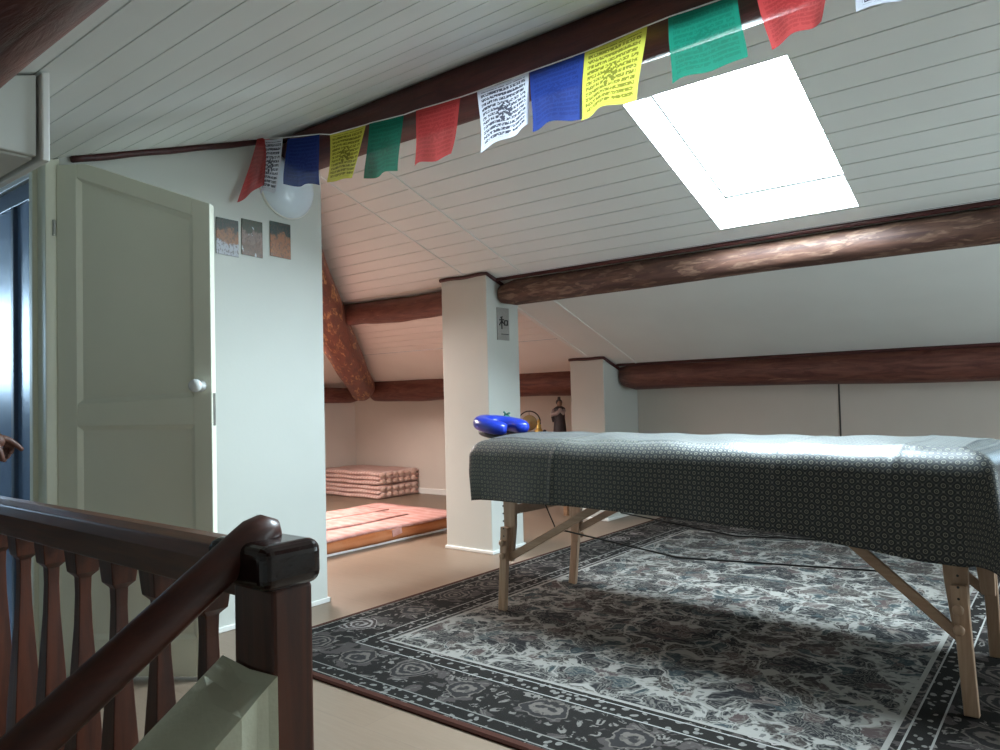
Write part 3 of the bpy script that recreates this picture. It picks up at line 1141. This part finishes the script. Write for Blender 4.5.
mb = MB()
ringz = [(.0, .715), (.014, .70), (.014, .690), (-.004, .700)]
base = rrect(PL0 + .016, PL1 - .016, PW0 + .016, PW1 - .016, .09)
lo = [tp(l, w, .700) for l, w in base]
hi = [tp(l, w, .785) for l, w in base]
mb.hexa(lo, hi)
tag(mb.build('padded_top', M['dark_frame'], table, bevel=.03, bsegs=4), 'padded top hidden under the cloth')
mb = MB()
fr = [(.0, .0), (1.80, .0), (1.80, .60), (.0, .60)]
for (a, b) in ((0, 1), (1, 2), (2, 3), (3, 0)):
    mb.bar(tp(fr[a][0], fr[a][1], .66), tp(fr[b][0], fr[b][1], .66), .022, .075)
mb.build('apron', M['birch_x'], table, bevel=.003)


def leg(l, w, side, ltop):
    """side +1: the brace leans to larger l."""
    lt = MB()
    a, b = tp(l, w, .0125), tp(ltop, w, .40)
    lt.bar(a, b, .024, .040, up=TL, w2=.024, h2=.043)
    lo_ = lt.build('leg', M['birch'], table, bevel=.003)
    mb = MB()
    wi = w + (.026 if w < .3 else -.026)
    P6 = [(ltop - .022, .24), (ltop + .022, .24), (ltop + .022 + .020 * (side > 0), .40), (ltop + .026 + .030 * (side > 0), .62), (ltop - .026 - .030 * (side < 0), .62), (ltop - .022 - .020 * (side < 0), .40)]
    mb.hexa([tp(x, wi - .011, z) for x, z in P6], [tp(x, wi + .011, z) for x, z in P6])
    mb.build('upper_leg', M['birch'], lo_, bevel=.003)
    for z in (.27, .33):
        mb = MB()
        wo = w - .012 if w < .3 else w + .012
        rt = (TW * (-1 if w < .3 else 1)).to_track_quat('Z', 'Y').to_matrix()
        mb.lathe([(.006, 0), (.006, .008), (.015, .010), (.016, .020), (.010, .024), (0, .025)], tp(ltop, wo, z), 14, rt)
        tag(mb.build('knob', M['birch'], lo_, smooth=True), 'round adjusting knob')
    # bolt holes row
    for i in range(5):
        z = .10 + .035 * i if False else .36 + .035 * i
        wo = w - .0123 if w < .3 else w + .0123
        rt = (TW * (-1 if w < .3 else 1)).to_track_quat('Z', 'Y').to_matrix()
        mb = MB()
        mb.lathe([(.004, 0), (.004, .0006), (0, .0007)], tp(ltop, wo, z), 10, rt)
        mb.build('bolt_hole', M['black'], lo_)


LEGS = ((.0, .0, 1, .028), (-.024, .592, 1, .02), (1.872, .0, -1, 1.852), (1.853, .62, -1, 1.842))
for a in LEGS:
    leg(*a)


def brace(p, q):
    mb = MB()
    mb.bar(p, q, .016, .034)
    mb.build('brace', M['birch_x'], table, bevel=.003)


brace(tp(.045, .02, .262), tp(.66, .02, .600))
brace(tp(.02, .575, .30), tp(.63, .575, .620))
brace(tp(1.862, .02, .225), tp(1.44, .02, .580))
brace(tp(1.835, .60, .250), tp(1.42, .60, .580))
for w in (.03, .57):
    mb = MB()
    mb.tube([tp(.30, w, .415), tp(.9, w, .36), tp(1.62, w, .405)], .0035, 6)
    tag(mb.build('cable', M['black'], table), 'thin black tension cable')
mb = MB()
mb.tube([tp(.30, .03, .415), tp(.19, .03, .62)], .003, 6)
tag(mb.build('cable', M['black'], table), 'thin black tension cable')
mb = MB()
mb.tube([tp(.30, .57, .415), tp(.42, .57, .64)], .003, 6)
tag(mb.build('cable', M['black'], table), 'thin black tension cable')
for l in (.012, 1.846):
    mb = MB()
    mb.bar(tp(l, .02, .47), tp(l, .58, .47), .018, .045)
    mb.build('cross_bar', M['birch_x'], table, bevel=.003)

# patterned cloth draped over it
hem_pts = [(-.30, .520), (-.13, .523), (.40, .535), (.70, .532), (1.02, .522), (1.345, .516), (1.52, .494), (1.62, .486), (1.76, .468), (1.87, .464), (1.97, .472), (2.4, .47)]


def hem_front(l):
    for (a, za), (b, zb) in zip(hem_pts, hem_pts[1:]):
        if a <= l <= b:
            return za + (zb - za) * (l - a) / (b - a)
    return .5


def cloth_pos(s, t):
    """flat cloth point (s along, t across) to the draped point on the table."""
    r = .07
    cl = min(max(s, PL0 + r), PL1 - r)
    cw = min(max(t, PW0 + r), PW1 - r)
    dx_, dy_ = s - cl, t - cw
    dist = (abs(dx_) ** 5 + abs(dy_) ** 5) ** .2
    ext = min(1.0, max(0.0, 0.0))
    ztop_ = .806 + .016 * (1 - ((2 * (t - PW0) / (PW1 - PW0) - 1) ** 2)) * (1 if PW0 < t < PW1 else 0)
    wr = .0035 * sin(9 * s + 4 * sin(5 * t)) * sin(3.1 * t + 2 * s) + .0025 * sin(23 * s + 11 * t)
    if dist < 1e-6:
        return tp(s, t, ztop_ + wr)
    ux, uy = dx_ / dist, dy_ / dist
    R = .085
    if dist < R * pi / 2:
        a = dist / R
        h = R * sin(a)
        drop = R * (1 - cos(a))
        # blend crown so the roll-over starts flush
        z = .806 - drop + wr * (1 - a / (pi / 2))
        off = h
    else:
        v = dist - R * pi / 2
        z = .806 - R - v
        off = R + .010 * (1 - math.exp(-v * 6)) * (1 + sin(7 * s + 3 * t)) + .006 * sin(13 * s + 5) * min(1, v * 6)
    k = (off) / max(1e-6, dist)
    return tp(cl + ux * off, cw + uy * off, z)


def crease(s, t):
    c = 0.0
    for s0 in (.36, 1.335, 1.70):
        c += math.exp(-((s - s0 - .02 * sin(6 * t)) / .010) ** 2)
    return c


NS, NT = 230, 110
S0, S1 = PL0 - .10, PL1 + .40
mb = MB()
flat0 = .806 + .0


def t_range(s):
    # length of cloth needed for the front hem height
    need = (.806 - .085) - hem_front(s) + .085 * pi / 2
    return PW0 + .07 - need, PW1 - .07 + .085 * pi / 2 + .20


def cl_fn(a, b):
    s = S0 + (S1 - S0) * a
    t0, t1 = t_range(s)
    t = t0 + (t1 - t0) * b
    p = cloth_pos(s, t)
    p.z += crease(s, t) * .0035 * (1 if PW0 < t < PW1 else 0)
    if t < PW0:
        p -= TW * crease(s, t) * .005
    return p


def cl_uv(a, b):
    s = S0 + (S1 - S0) * a
    t0, t1 = t_range(s)
    return (s, t0 + (t1 - t0) * b)


mb.grid(NS, NT, cl_fn, cl_uv)
o = mb.build('massage_table_cloth', M['sheet'], smooth=True, solid=.003)
tag(o, 'dark cloth with a small pale lattice print draped over the massage table', 'cloth')

# face cradle at the far left end
root = thing('face_cradle', tp(-.25, .30, .8), 'blue horseshoe face cushion at the left end of the massage table', 'headrest')
cc = tp(-.268, .335, .858)
tilt = Matrix.Rotation(radians(9), 3, TW) @ Matrix((TL, TW, V((0, 0, 1)))).transposed()
mb = MB()
pts, rads = [], []
for i in range(33):
    a = radians(42) + radians(276) * i / 32
    p = V((cos(a) * .118, sin(a) * .098, 0))
    pts.append(cc + tilt @ p)
    e_ = min(i, 32 - i)
    rads.append(.048 * (1 if e_ > 3 else (.62, .82, .93, .98)[e_]))
mb.tube(pts, rads, 18, lambda i, an, L: -.22 * abs(sin(an)) ** 3)
mb.build('cushion', M['navy_vinyl'], root, smooth=True)
mb = MB()
pts = [cc + tilt @ V((cos(radians(42 + 276 * i / 24)) * .118, sin(radians(42 + 276 * i / 24)) * .098, -.045)) for i in range(25)]
mb.tube(pts, .016, 10)
tag(mb.build('platform', M['dark_frame'], root, smooth=True), 'dark platform under the cushion')
for w in (-.06, .06):
    mb = MB()
    mb.tube([cc + tilt @ V((.06, w, -.050)), tp(-.165, .335 + w, .790)], .009, 10)
    mb.build('support_rod', M['black'], root)
mb = MB()
q = cc + tilt @ V((-.100, .150, .012))
mb.lathe([(.006, -.05), (.006, .0), (.014, .006), (.017, .018), (.010, .026), (0, .027)], q, 14)
mb.bar(q + V((-.018, 0, .022)), q + V((.020, .0, .036)), .012, .010)
mb.bar(q + V((.000, 0, .022)), q + V((-.022, .0, .044)), .010, .008)
tag(mb.build('clamp_lever', M['green'], root, smooth=False, bevel=.002), 'small green clamp lever')

# ------------------------------------------------------------------ low table with gong, figurine, statue behind the massage table
root = thing('low_table', (-3.8, 5.36, 0), 'low wooden side table against the eaves wall behind the massage table', 'table')
mb = MB()
mb.box(-4.22, -3.42, 5.20, 5.55, .655, .683)
mb.build('tabletop', M['shelf_wood'], root, bevel=.004)
for x in (-4.18, -3.50):
    for y in (5.23, 5.51):
        mb = MB()
        mb.box(x, x + .04, y - .0, y + .035, 0, .655)
        mb.build('leg', M['shelf_wood'], root, bevel=.003)
mb = MB()
for y in (5.235, 5.52):
    mb.box(-4.14, -3.50, y, y + .015, .60, .655)
mb.build('apron', M['shelf_wood'], root)

gy = 5.32
gx, gz = -3.90, .790
gn = V((.58, -.81, 0)).normalized()
gq = gn.to_track_quat('Z', 'Y').to_matrix()
gs = V((0, 0, 1)).cross(gn).normalized()
root = thing('table_gong', (gx, gy, .683), 'small brass gong in a ring stand behind the table end', 'gong')
mb = MB()
cg = V((gx, gy, gz))
mb.tube([cg + gs * (cos(radians(-62 + 304 * i / 36)) * .098) + V((0, 0, sin(radians(-62 + 304 * i / 36)) * .098)) for i in range(37)], .006, 10)
tag(mb.build('ring_stand', M['statue'], root, smooth=True), 'thin dark ring')
mb = MB()
mb.lathe([(0, -.006), (.062, -.006), (.070, .0), (.068, .008), (.060, .010), (.020, .008), (.014, .014), (0, .016)], cg + V((0, 0, -.006)), 32, gq)
mb.build('disc', M['brass'], root, smooth=True)
mb = MB()
mb.tube([cg + V((0, 0, .098)), cg + V((0, 0, .060))], .002, 6)
mb.build('cord', M['black'], root)
mb = MB()
mb.bar(V((gx, gy, .695)) - gs * .06, V((gx, gy, .695)) + gs * .06, .05, .022)
mb.build('base', M['statue'], root, bevel=.003)

fx, fy = -3.775, 5.29
root = thing('figurine', (fx, fy, .683), 'tiny golden seated figurine in front of the brass gong', 'figurine')
mb = MB()
mb.lathe([(.0, .683), (.040, .683), (.042, .694), (.036, .704), (.038, .712), (.030, .722), (.022, .738), (.020, .752), (.023, .764), (.012, .774), (.009, .780), (.014, .790), (.014, .800), (.008, .808), (.003, .816), (0, .820)], (fx, fy, 0), 20)
mb.build('body', M['gold'], root, smooth=True)
mb = MB()
mb.lathe([(0, -.012), (.030, -.010), (.034, 0), (.030, .008), (0, .012)], (fx, fy - .004, .715), 16, None, 1.25, .9)
mb.build('crossed_legs', M['gold'], root, smooth=True)
mb = MB()
mb.lathe([(0, .683), (.020, .683), (.022, .690), (.012, .700), (.017, .715), (.010, .725), (0, .728)], (fx + .075, fy - .02, 0), 14)
tag(mb.build('incense_pot', M['statue'], None, smooth=True), 'tiny dark pot right of the golden figurine', 'pot')

# robed statue
sx_, sy_ = -3.572, 5.32
root = thing('statue', (sx_, sy_, .683), 'small dark robed statue standing between the pillars behind the table', 'statue')
mb = MB()
mb.lathe([(.0, .683), (.060, .683), (.062, .700), (.056, .760), (.050, .82), (.050, .86), (.056, .890), (.052, .912), (.030, .925), (.016, .930), (0, .931)], (sx_, sy_, 0), 22, None, 1.0, .8)
mb.build('robe', M['statue'], root, smooth=True)
mb = MB()
mb.lathe([(0, -.030), (.016, -.026), (.023, -.008), (.023, .008), (.016, .024), (0, .028)], (sx_ + .004, sy_ - .004, .950), 18)
mb.build('head', M['statue_face'], root, smooth=True)
mb = MB()
mb.lathe([(.026, -.012), (.029, .004), (.024, .020), (.014, .028), (.013, .036), (.014, .044), (.008, .052), (0, .054)], (sx_ - .004, sy_ + .004, .958), 18)
mb.build('topknot_hair', M['statue'], root, smooth=True)
mb = MB()
mb.tube([(sx_ - .045, sy_ - .02, .895), (sx_ - .035, sy_ - .055, .858), (sx_ + .012, sy_ - .062, .868), (sx_ + .040, sy_ - .050, .890)], [.018, .020, .018, .012], 12)
mb.tube([(sx_ + .050, sy_ - .005, .892), (sx_ + .062, sy_ - .035, .868), (sx_ + .050, sy_ - .052, .890)], [.017, .017, .012], 12)
tag(mb.build('sleeves', M['statue_pale'], root, smooth=True), 'pale raised sleeves')
mb = MB()
mb.lathe([(0, -.014), (.012, -.010), (.016, 0), (.012, .010), (0, .014)], (sx_ + .046, sy_ - .056, .900), 12)
mb.build('held_orb', M['statue_pale'], root, smooth=True)
mb = MB()
mb.tube([(sx_ - .058, sy_ - .01, .79), (sx_ - .064, sy_ - .01, .830), (sx_ - .050, sy_ - .005, .865)], [.010, .016, .012], 10)
mb.build('hanging_sleeve', M['statue'], root, smooth=True)


# ------------------------------------------------------------------ mattresses
def puffy(mb, x0, x1, y0, y1, z0, z1, nx, ny, bulge, seed):
    """A stuffed slab: rounded edges, waves along its sides."""
    rnd = random.Random(seed)
    p1, p2 = rnd.uniform(0, 6), rnd.uniform(0, 6)
    prof = [(0.0, .10), (.55, .0), (1.0, .25), (1.0, .75), (.55, 1.0), (0.0, .90)]
    cx, cy = (x0 + x1) / 2, (y0 + y1) / 2
    prof = [(-.035, 0.0), (-.012, .04), (.0, .22), (bulge, .5), (.0, .78), (-.012, .96), (-.035, 1.0)]
    rings = []
    base = []
    n = 14
    for i in range(n):
        base.append((x0 + (x1 - x0) * i / n, y0, 0, -1))
    for i in range(n):
        base.append((x1, y0 + (y1 - y0) * i / n, 1, 0))
    for i in range(n):
        base.append((x1 - (x1 - x0) * i / n, y1, 0, 1))
    for i in range(n):
        base.append((x0, y1 - (y1 - y0) * i / n, -1, 0))
    for o_, h in prof:
        ring = []
        for k, (x, y, ax, ay) in enumerate(base):
            w = .004 * sin(k * 1.3 + p1) + .003 * sin(k * .6 + p2)
            dxx, dyy = ax * o_, ay * o_
            if k % n == 0:
                prev = base[k - 1]
                dxx, dyy = (ax + prev[2]) * o_ * .7, (ay + prev[3]) * o_ * .7
            ring.append(mb.bm.verts.new((x + dxx + ax * w, y + dyy + ay * w, z0 + (z1 - z0) * h + .0035 * sin(k * .9 + p2) * (1 if .2 < h else 0))))
        rings.append(ring)
    for a, b in zip(rings, rings[1:]):
        for k in range(len(a)):
            j = (k + 1) % len(a)
            mb.bm.faces.new((a[k], a[j], b[j], b[k]))
    mb.bm.faces.new(rings[0][::-1])
    mb.bm.faces.new(rings[-1])


fm0 = None
for idx, (zb, lb) in enumerate(((0.0, 'lower pink striped mattress, folded, at the bottom of the stack by the far wall'),
                                (.142, 'upper pink striped mattress, folded, on top of the stack by the far wall'))):
    root = thing('folded_mattress', (-6.2, 5.42, zb), lb, 'mattress', 'folded mattresses stacked by the far wall')
    for j in range(3):
        mb = MB()
        z0 = zb + .0465 * j
        puffy(mb, -6.70 + .01 * ((j + idx) % 2), -5.715 - .008 * ((j + idx) % 2), 5.135 + .006 * j, 5.715, z0 + .001, z0 + .0455, 12, 8, .010, idx * 10 + j)
        mb.build('fold', M['mat_pink'], root, smooth=True)
    # tufted end: rows of small puffs on the side facing the room
    mb = MB()
    RXm = Matrix.Rotation(radians(90), 3, 'Y')
    for r_ in range(2):
        for c_ in range(6):
            yc = 5.205 + c_ * .088
            zc = zb + .038 + r_ * .064
            mb.lathe([(.046, -.012), (.044, .004), (.034, .018), (.018, .025), (0, .027)], (-5.722, yc, zc), 14, RXm, .72, 1.0)
    tag(mb.build('tufted_end', M['mat_puff'], root, smooth=True), 'puckered tufted end face')

# large flat mattress on the floor, orange sides, rose top with folded panels
root = thing('floor_mattress', (-4.42, 3.5, 0), 'flat rose and orange mattress lying on the floor between partition and tall pillar', 'mattress')
X0, X1, Y0, Y1, HT = -4.96, -3.875, 2.45, 4.47, .112
mb = MB()
mb.box(X0 + .02, X1 - .015, Y0, Y1 - .02, .001, .018)
tag(mb.build('lining', M['mat_white'], root, bevel=.006), 'white lining showing under the edge')
mb = MB()
puffy(mb, X0, X1, Y0, Y1, .016, HT - .012, 12, 12, .006, 31)
tag(mb.build('body', M['mat_orange'], root, smooth=True), 'orange brown sides')


def mtop(x0, x1, y0, y1, z, seed):
    mb = MB()
    rnd = random.Random(seed)
    f1 = rnd.uniform(0, 6)
    mb.grid(16, 24, lambda a, b: V((x0 + (x1 - x0) * a + .010 * sin(9 * b + f1), y0 + (y1 - y0) * b + .010 * sin(7 * a + f1),
            z + .010 * (1 - (2 * a - 1) ** 8) * (1 - (2 * b - 1) ** 8) + .004 * sin(14 * a + 6 * b + f1) * sin(9 * b))))
    o_ = mb.build('top_panel', M['mat_rose'], root, smooth=True, solid=.012)
    return o_


mtop(X0 + .005, X1 - .004, Y0 + .01, Y1 - .005, HT - .010, 1)
mtop(X0 + .12, X0 + .44, Y0 + .02, Y1 - .30, HT + .004, 2)
mtop(X0 + .50, X0 + .80, Y0 + .02, Y1 - .42, HT + .004, 3)
mb = MB()
mb.bar((X1 + .012, 3.60, .070), (X1 + .012, 3.69, .086), .004, .05)
tag(mb.build('patch', M['mat_rose'], root, bevel=.001), 'pink patch on the orange side')

# ------------------------------------------------------------------ prayer flags
root = thing('prayer_flag_garland', (-1.8, 2.05, 2.15), 'string of red, white, blue, yellow and green prayer flags along the ridge log', 'garland')
sp = [(-3.005, 2.00, 2.262), (-2.86, 2.02, 2.236), (-2.62, 2.05, 2.203), (-2.572, 2.07, 2.194), (-2.334, 2.07, 2.178), (-2.308, 2.07, 2.178), (-2.105, 2.07, 2.160),
      (-2.036, 2.07, 2.160), (-1.802, 2.07, 2.147), (-1.718, 2.07, 2.146), (-1.479, 2.07, 2.147), (-1.249, 2.07, 2.145), (-1.021, 2.07, 2.156), (-.95, 2.07, 2.158),
      (-.741, 2.07, 2.152), (-.678, 2.07, 2.150), (-.47, 2.07, 2.148), (-.43, 2.07, 2.147), (-.20, 2.07, 2.150), (.3, 2.09, 2.17), (.9, 2.10, 2.19)]
mb = MB()
mb.tube(sp, .0022, 6)
mb.build('string', M['mat_white'], root)


def flag(col, tl, tr, bl, br, seed, label, wave=.012):
    rnd = random.Random(seed)
    p1, p2, k1 = rnd.uniform(0, 6), rnd.uniform(0, 6), rnd.uniform(4, 8)
    tl, tr, bl, br = V(tl), V(tr), V(bl), V(br)
    acr = (tr - tl).normalized()
    nn = acr.cross(V((0, 0, 1))).normalized()
    L = (tl - bl).length

    def fn(a, b):
        b = 1 - b
        p = tl.lerp(tr, a).lerp(bl.lerp(br, a), b)
        am = wave * b ** .8
        p += nn * (am * sin(k1 * a + p1 + 1.5 * b) + .5 * am * sin(11 * a + p2 - 2 * b))
        p.z += .006 * b * sin(6 * a + p2) - .004 * sin(pi * a) * (1 - b)
        p += acr * (.006 * sin(4 * b + p1) * b)
        return p
    mb = MB()
    mb.grid(14, 14, fn, lambda a, b: (a, b))
    o_ = mb.build('flag', FLAG[col], root, smooth=True, recalc=False)
    tag(o_, label)
    return o_


flag('red', (-2.995, 1.985, 2.268), (-2.955, 2.02, 2.256), (-2.985, 1.875, 1.930), (-2.945, 2.00, 2.035), 1, 'twisted red flag at the wall end', .014)
flag('white', (-2.975, 2.005, 2.252), (-2.848, 2.02, 2.234), (-2.980, 1.99, 1.995), (-2.885, 1.995, 1.988), 2, 'narrow printed white flag over the lamp', .012)
flag('blue', (-2.835, 2.035, 2.230), (-2.620, 2.05, 2.203), (-2.850, 2.03, 2.020), (-2.610, 2.05, 1.968), 3, 'dark blue flag over the lamp', .012)
F = [('yellow', -2.572, -2.334, 2.193, 2.178, -2.565, -2.395, 1.978, 1.960, 'printed yellow flag, smaller one further along'),
     ('green', -2.312, -2.105, 2.181, 2.160, -2.318, -2.118, 1.944, 1.932, 'dark green flag left of the small red flag'),
     ('red', -2.036, -1.800, 2.161, 2.147, -2.030, -1.850, 1.925, 1.940, 'red flag in the middle of the string'),
     ('white', -1.718, -1.480, 2.146, 2.147, -1.690, -1.466, 1.905, 1.955, 'large printed white flag beside the blue flag'),
     ('blue', -1.477, -1.250, 2.147, 2.145, -1.468, -1.266, 1.932, 1.925, 'bright blue flag between white and yellow flags'),
     ('yellow', -1.249, -1.020, 2.145, 2.156, -1.268, -1.060, 1.922, 1.935, 'large printed yellow flag left of the skylight'),
     ('green', -.950, -.735, 2.158, 2.151, -.945, -.716, 1.940, 1.955, 'teal green flag in front of the skylight'),
     ('red', -.685, -.468, 2.150, 2.148, -.645, -.510, 1.958, 1.985, 'pale red flag at the top edge right of the skylight'),
     ('white', -.430, -.200, 2.147, 2.150, -.415, -.190, 1.975, 1.99, 'printed white flag only just showing at the top edge')]
for i, (c, a, b, za, zb_, ba, bb, zc, zd, lb) in enumerate(F):
    flag(c, (a, 2.07, za), (b, 2.07, zb_), (ba, 2.055, zc), (bb, 2.055, zd), 20 + i, lb)

# ------------------------------------------------------------------ person reaching in at the left edge
def skin_mesh(name, verts, edges, mat, parent=None, root_i=0, sub=2):
    me = bpy.data.meshes.new(name)
    me.from_pydata([v[0] for v in verts], edges, [])
    o_ = bpy.data.objects.new(name, me)
    COL.objects.link(o_)
    md = o_.modifiers.new('skin', 'SKIN')
    md.use_smooth_shade = True
    for i, (_, r) in enumerate(verts):
        sv = me.skin_vertices[0].data[i]
        sv.radius = (r, r) if not isinstance(r, tuple) else r
        sv.use_root = (i == root_i)
    md2 = o_.modifiers.new('sub', 'SUBSURF')
    md2.levels = sub
    md2.render_levels = sub
    to_mesh(o_)
    o_.data.materials.clear()
    o_.data.materials.append(mat)
    for p in o_.data.polygons:
        p.use_smooth = True
    if parent:
        o_.parent = parent
        o_.location = -V(parent.location)
    return o_


def person():
    bx, by = -2.80, .40
    root = thing('person', (bx, by, 0), 'person at the left edge in dark clothes, only a pointing hand in view', 'person')
    f = V((.88, .47, 0)).normalized()      # facing
    s = V((-f.y, f.x, 0))                  # towards the person's left
    P = lambda ff, ss, z: V((bx, by, 0)) + f * ff + s * ss + V((0, 0, z))
    wrist = V((-2.500, .725, .950))
    elbow = P(-.06, .235, 1.03)
    shoulder = P(-.01, .185, 1.34)
    body = [(P(0, 0, .90), (.125, .095)), (P(0, 0, 1.06), (.115, .085)), (P(0, 0, 1.22), (.13, .095)), (P(-.01, 0, 1.36), (.10, .075)),
            (P(-.01, 0, 1.44), .052), (P(.015, 0, 1.49), .055), (P(.02, 0, 1.57), (.078, .092)), (P(.015, 0, 1.655), (.070, .080)),
            (shoulder, .058), (P(-.035, .215, 1.19), .048), (elbow, .040), (elbow.lerp(wrist, .35), .037), (elbow.lerp(wrist, .8), .028), (wrist, .024),
            (P(-.01, -.185, 1.34), .058), (P(-.03, -.225, 1.19), .047), (P(-.02, -.245, 1.03), .039), (P(.03, -.25, .92), .034), (P(.07, -.25, .80), .026),
            (P(.10, -.25, .71), (.035, .018)),
            (P(0, .09, .83), .085), (P(.01, .10, .66), .075), (P(.015, .10, .46), .055), (P(-.01, .10, .30), .052), (P(-.01, .10, .10), .036), (P(.0, .10, .045), .036), (P(.13, .11, .030), (.04, .024)),
            (P(0, -.09, .83), .085), (P(.01, -.10, .66), .075), (P(.015, -.10, .46), .055), (P(-.01, -.10, .30), .052), (P(-.01, -.10, .10), .036), (P(.0, -.10, .045), .036), (P(.13, -.11, .030), (.04, .024))]
    ed = [(0, 1), (1, 2), (2, 3), (3, 4), (4, 5), (5, 6), (6, 7), (3, 8), (8, 9), (9, 10), (10, 11), (11, 12), (12, 13),
          (3, 14), (14, 15), (15, 16), (16, 17), (17, 18), (18, 19), (0, 20), (20, 21), (21, 22), (22, 23), (23, 24), (24, 25), (25, 26),
          (0, 27), (27, 28), (28, 29), (29, 30), (30, 31), (31, 32), (32, 33)]
    # the visible hand: palm out of the wrist, five separate fingers
    away = V((-.95, .31, 0))
    hp_ = lambda u, v, d=0.0: V((-2.45, .761 + .00254 * u, .948 - .0029 * (v - 430))) + away * d
    base = len(body)
    body.append((hp_(-6, 441), (.030, .024)))
    body.append((hp_(3, 446, .010), (.025, .027)))
    ed += [(13, base), (base, base + 1)]
    o_ = skin_mesh('body', body, ed, M['skin'], root)
    # fingers as skinned chains joined into the same body mesh
    fingers = [
        [(hp_(-1, 438), .0125), (hp_(8, 440), .0105), (hp_(16, 445.5), .0086), (hp_(23.5, 452), .0068)],
        [(hp_(1, 442, .014), .0115), (hp_(11, 447, .016), .0095), (hp_(11.5, 452, .014), .0088), (hp_(8.5, 455, .008), .0075)],
        [(hp_(4, 446, .028), .0100), (hp_(8, 451, .031), .0092), (hp_(8, 457, .028), .0085), (hp_(5.5, 459, .022), .0072)],
        [(hp_(1, 448, .040), .0090), (hp_(4, 454, .044), .0080), (hp_(4.5, 460, .042), .0074), (hp_(3, 463, .038), .0062)],
        [(hp_(-5, 443, -.012), .0125), (hp_(-1, 450, -.022), .0108), (hp_(1.5, 456, -.024), .0092), (hp_(2.5, 461.5, -.022), .0072)]]
    bm = bmesh.new()
    bm.from_mesh(o_.data)
    for fg in fingers:
        fo = skin_mesh('tmp', fg, [(0, 1), (1, 2), (2, 3)], M['skin'])
        bm.from_mesh(fo.data)
        me = fo.data
        bpy.data.objects.remove(fo)
        bpy.data.meshes.remove(me)
    bm.to_mesh(o_.data)
    bm.free()
    for p in o_.data.polygons:
        p.use_smooth = True
    # face
    for sg in (-1, 1):
        mb = MB()
        mb.lathe([(0, -.010), (.009, -.006), (.011, 0), (.009, .006), (0, .010)], P(.088, .030 * sg, 1.585), 10)
        mb.build('eye', M['porcelain'], root, smooth=True)
    nose = skin_mesh('nose', [(P(.09, 0, 1.585), .009), (P(.108, 0, 1.555), .012), (P(.098, 0, 1.545), .012)], [(0, 1), (1, 2)], M['skin'], root)
    # clothes
    shirt = [(P(0, 0, .86), (.145, .115)), (P(0, 0, 1.06), (.135, .105)), (P(0, 0, 1.22), (.147, .112)), (P(-.01, 0, 1.36), (.112, .088)), (P(-.01, 0, 1.415), .062),
             (shoulder, .072), (P(-.035, .215, 1.19), .060), (P(-.045, .225, 1.12), .058),
             (P(-.01, -.185, 1.34), .072), (P(-.03, -.225, 1.19), .060), (P(-.025, -.235, 1.12), .058)]
    skin_mesh('shirt', shirt, [(0, 1), (1, 2), (2, 3), (3, 4), (3, 5), (5, 6), (6, 7), (3, 8), (8, 9), (9, 10)], M['shirt'], root)
    tr = [(P(0, 0, .90), (.140, .112)), (P(0, .092, .80), .098), (P(.01, .10, .60), .086), (P(.01, .10, .40), .072), (P(-.01, .10, .10), .062),
          (P(0, -.092, .80), .098), (P(.01, -.10, .60), .086), (P(.01, -.10, .40), .072), (P(-.01, -.10, .10), .062)]
    skin_mesh('trousers', tr, [(0, 1), (1, 2), (2, 3), (3, 4), (0, 5), (5, 6), (6, 7), (7, 8)], M['trousers'], root)
    skin_mesh('hair', [(P(-.03, 0, 1.56), (.075, .085)), (P(-.025, 0, 1.63), (.085, .092)), (P(.02, 0, 1.68), (.075, .075))], [(0, 1), (1, 2)], M['hair'], root)
    return root


person()

# ------------------------------------------------------------------ camera
cam = bpy.data.cameras.new('camera')
co_ = bpy.data.objects.new('camera', cam)
COL.objects.link(co_)
yaw, pit, rol, foc = .6708, .03325, -.02503, 733.6
ff = V((-sin(yaw) * cos(pit), cos(yaw) * cos(pit), sin(pit)))
r0 = V((cos(yaw), sin(yaw), 0))
u0 = r0.cross(ff)
rr = r0 * cos(rol) + u0 * sin(rol)
uu = u0 * cos(rol) - r0 * sin(rol)
co_.matrix_world = Matrix((( rr.x, uu.x, -ff.x, 0), (rr.y, uu.y, -ff.y, 0), (rr.z, uu.z, -ff.z, 1.0), (0, 0, 0, 1)))
cam.sensor_width = 36
cam.lens = foc * 36 / 1000
cam.clip_start = .02
scene.camera = co_

# ------------------------------------------------------------------ world and view
w = bpy.data.worlds.new('world')
scene.world = w
w.use_nodes = True
w.node_tree.nodes['Background'].inputs[0].default_value = (.75, .88, 1, 1)
w.node_tree.nodes['Background'].inputs[1].default_value = .3
scene.view_settings.view_transform = 'Standard'
scene.view_settings.look = 'None'
scene.view_settings.gamma = 1
scene.view_settings.use_curve_mapping = False
scene.view_settings.exposure = -0.28
scene.cycles.use_denoising = True
scene.cycles.max_bounces = 10
scene.cycles.diffuse_bounces = 7
scene.cycles.sample_clamp_indirect = 8
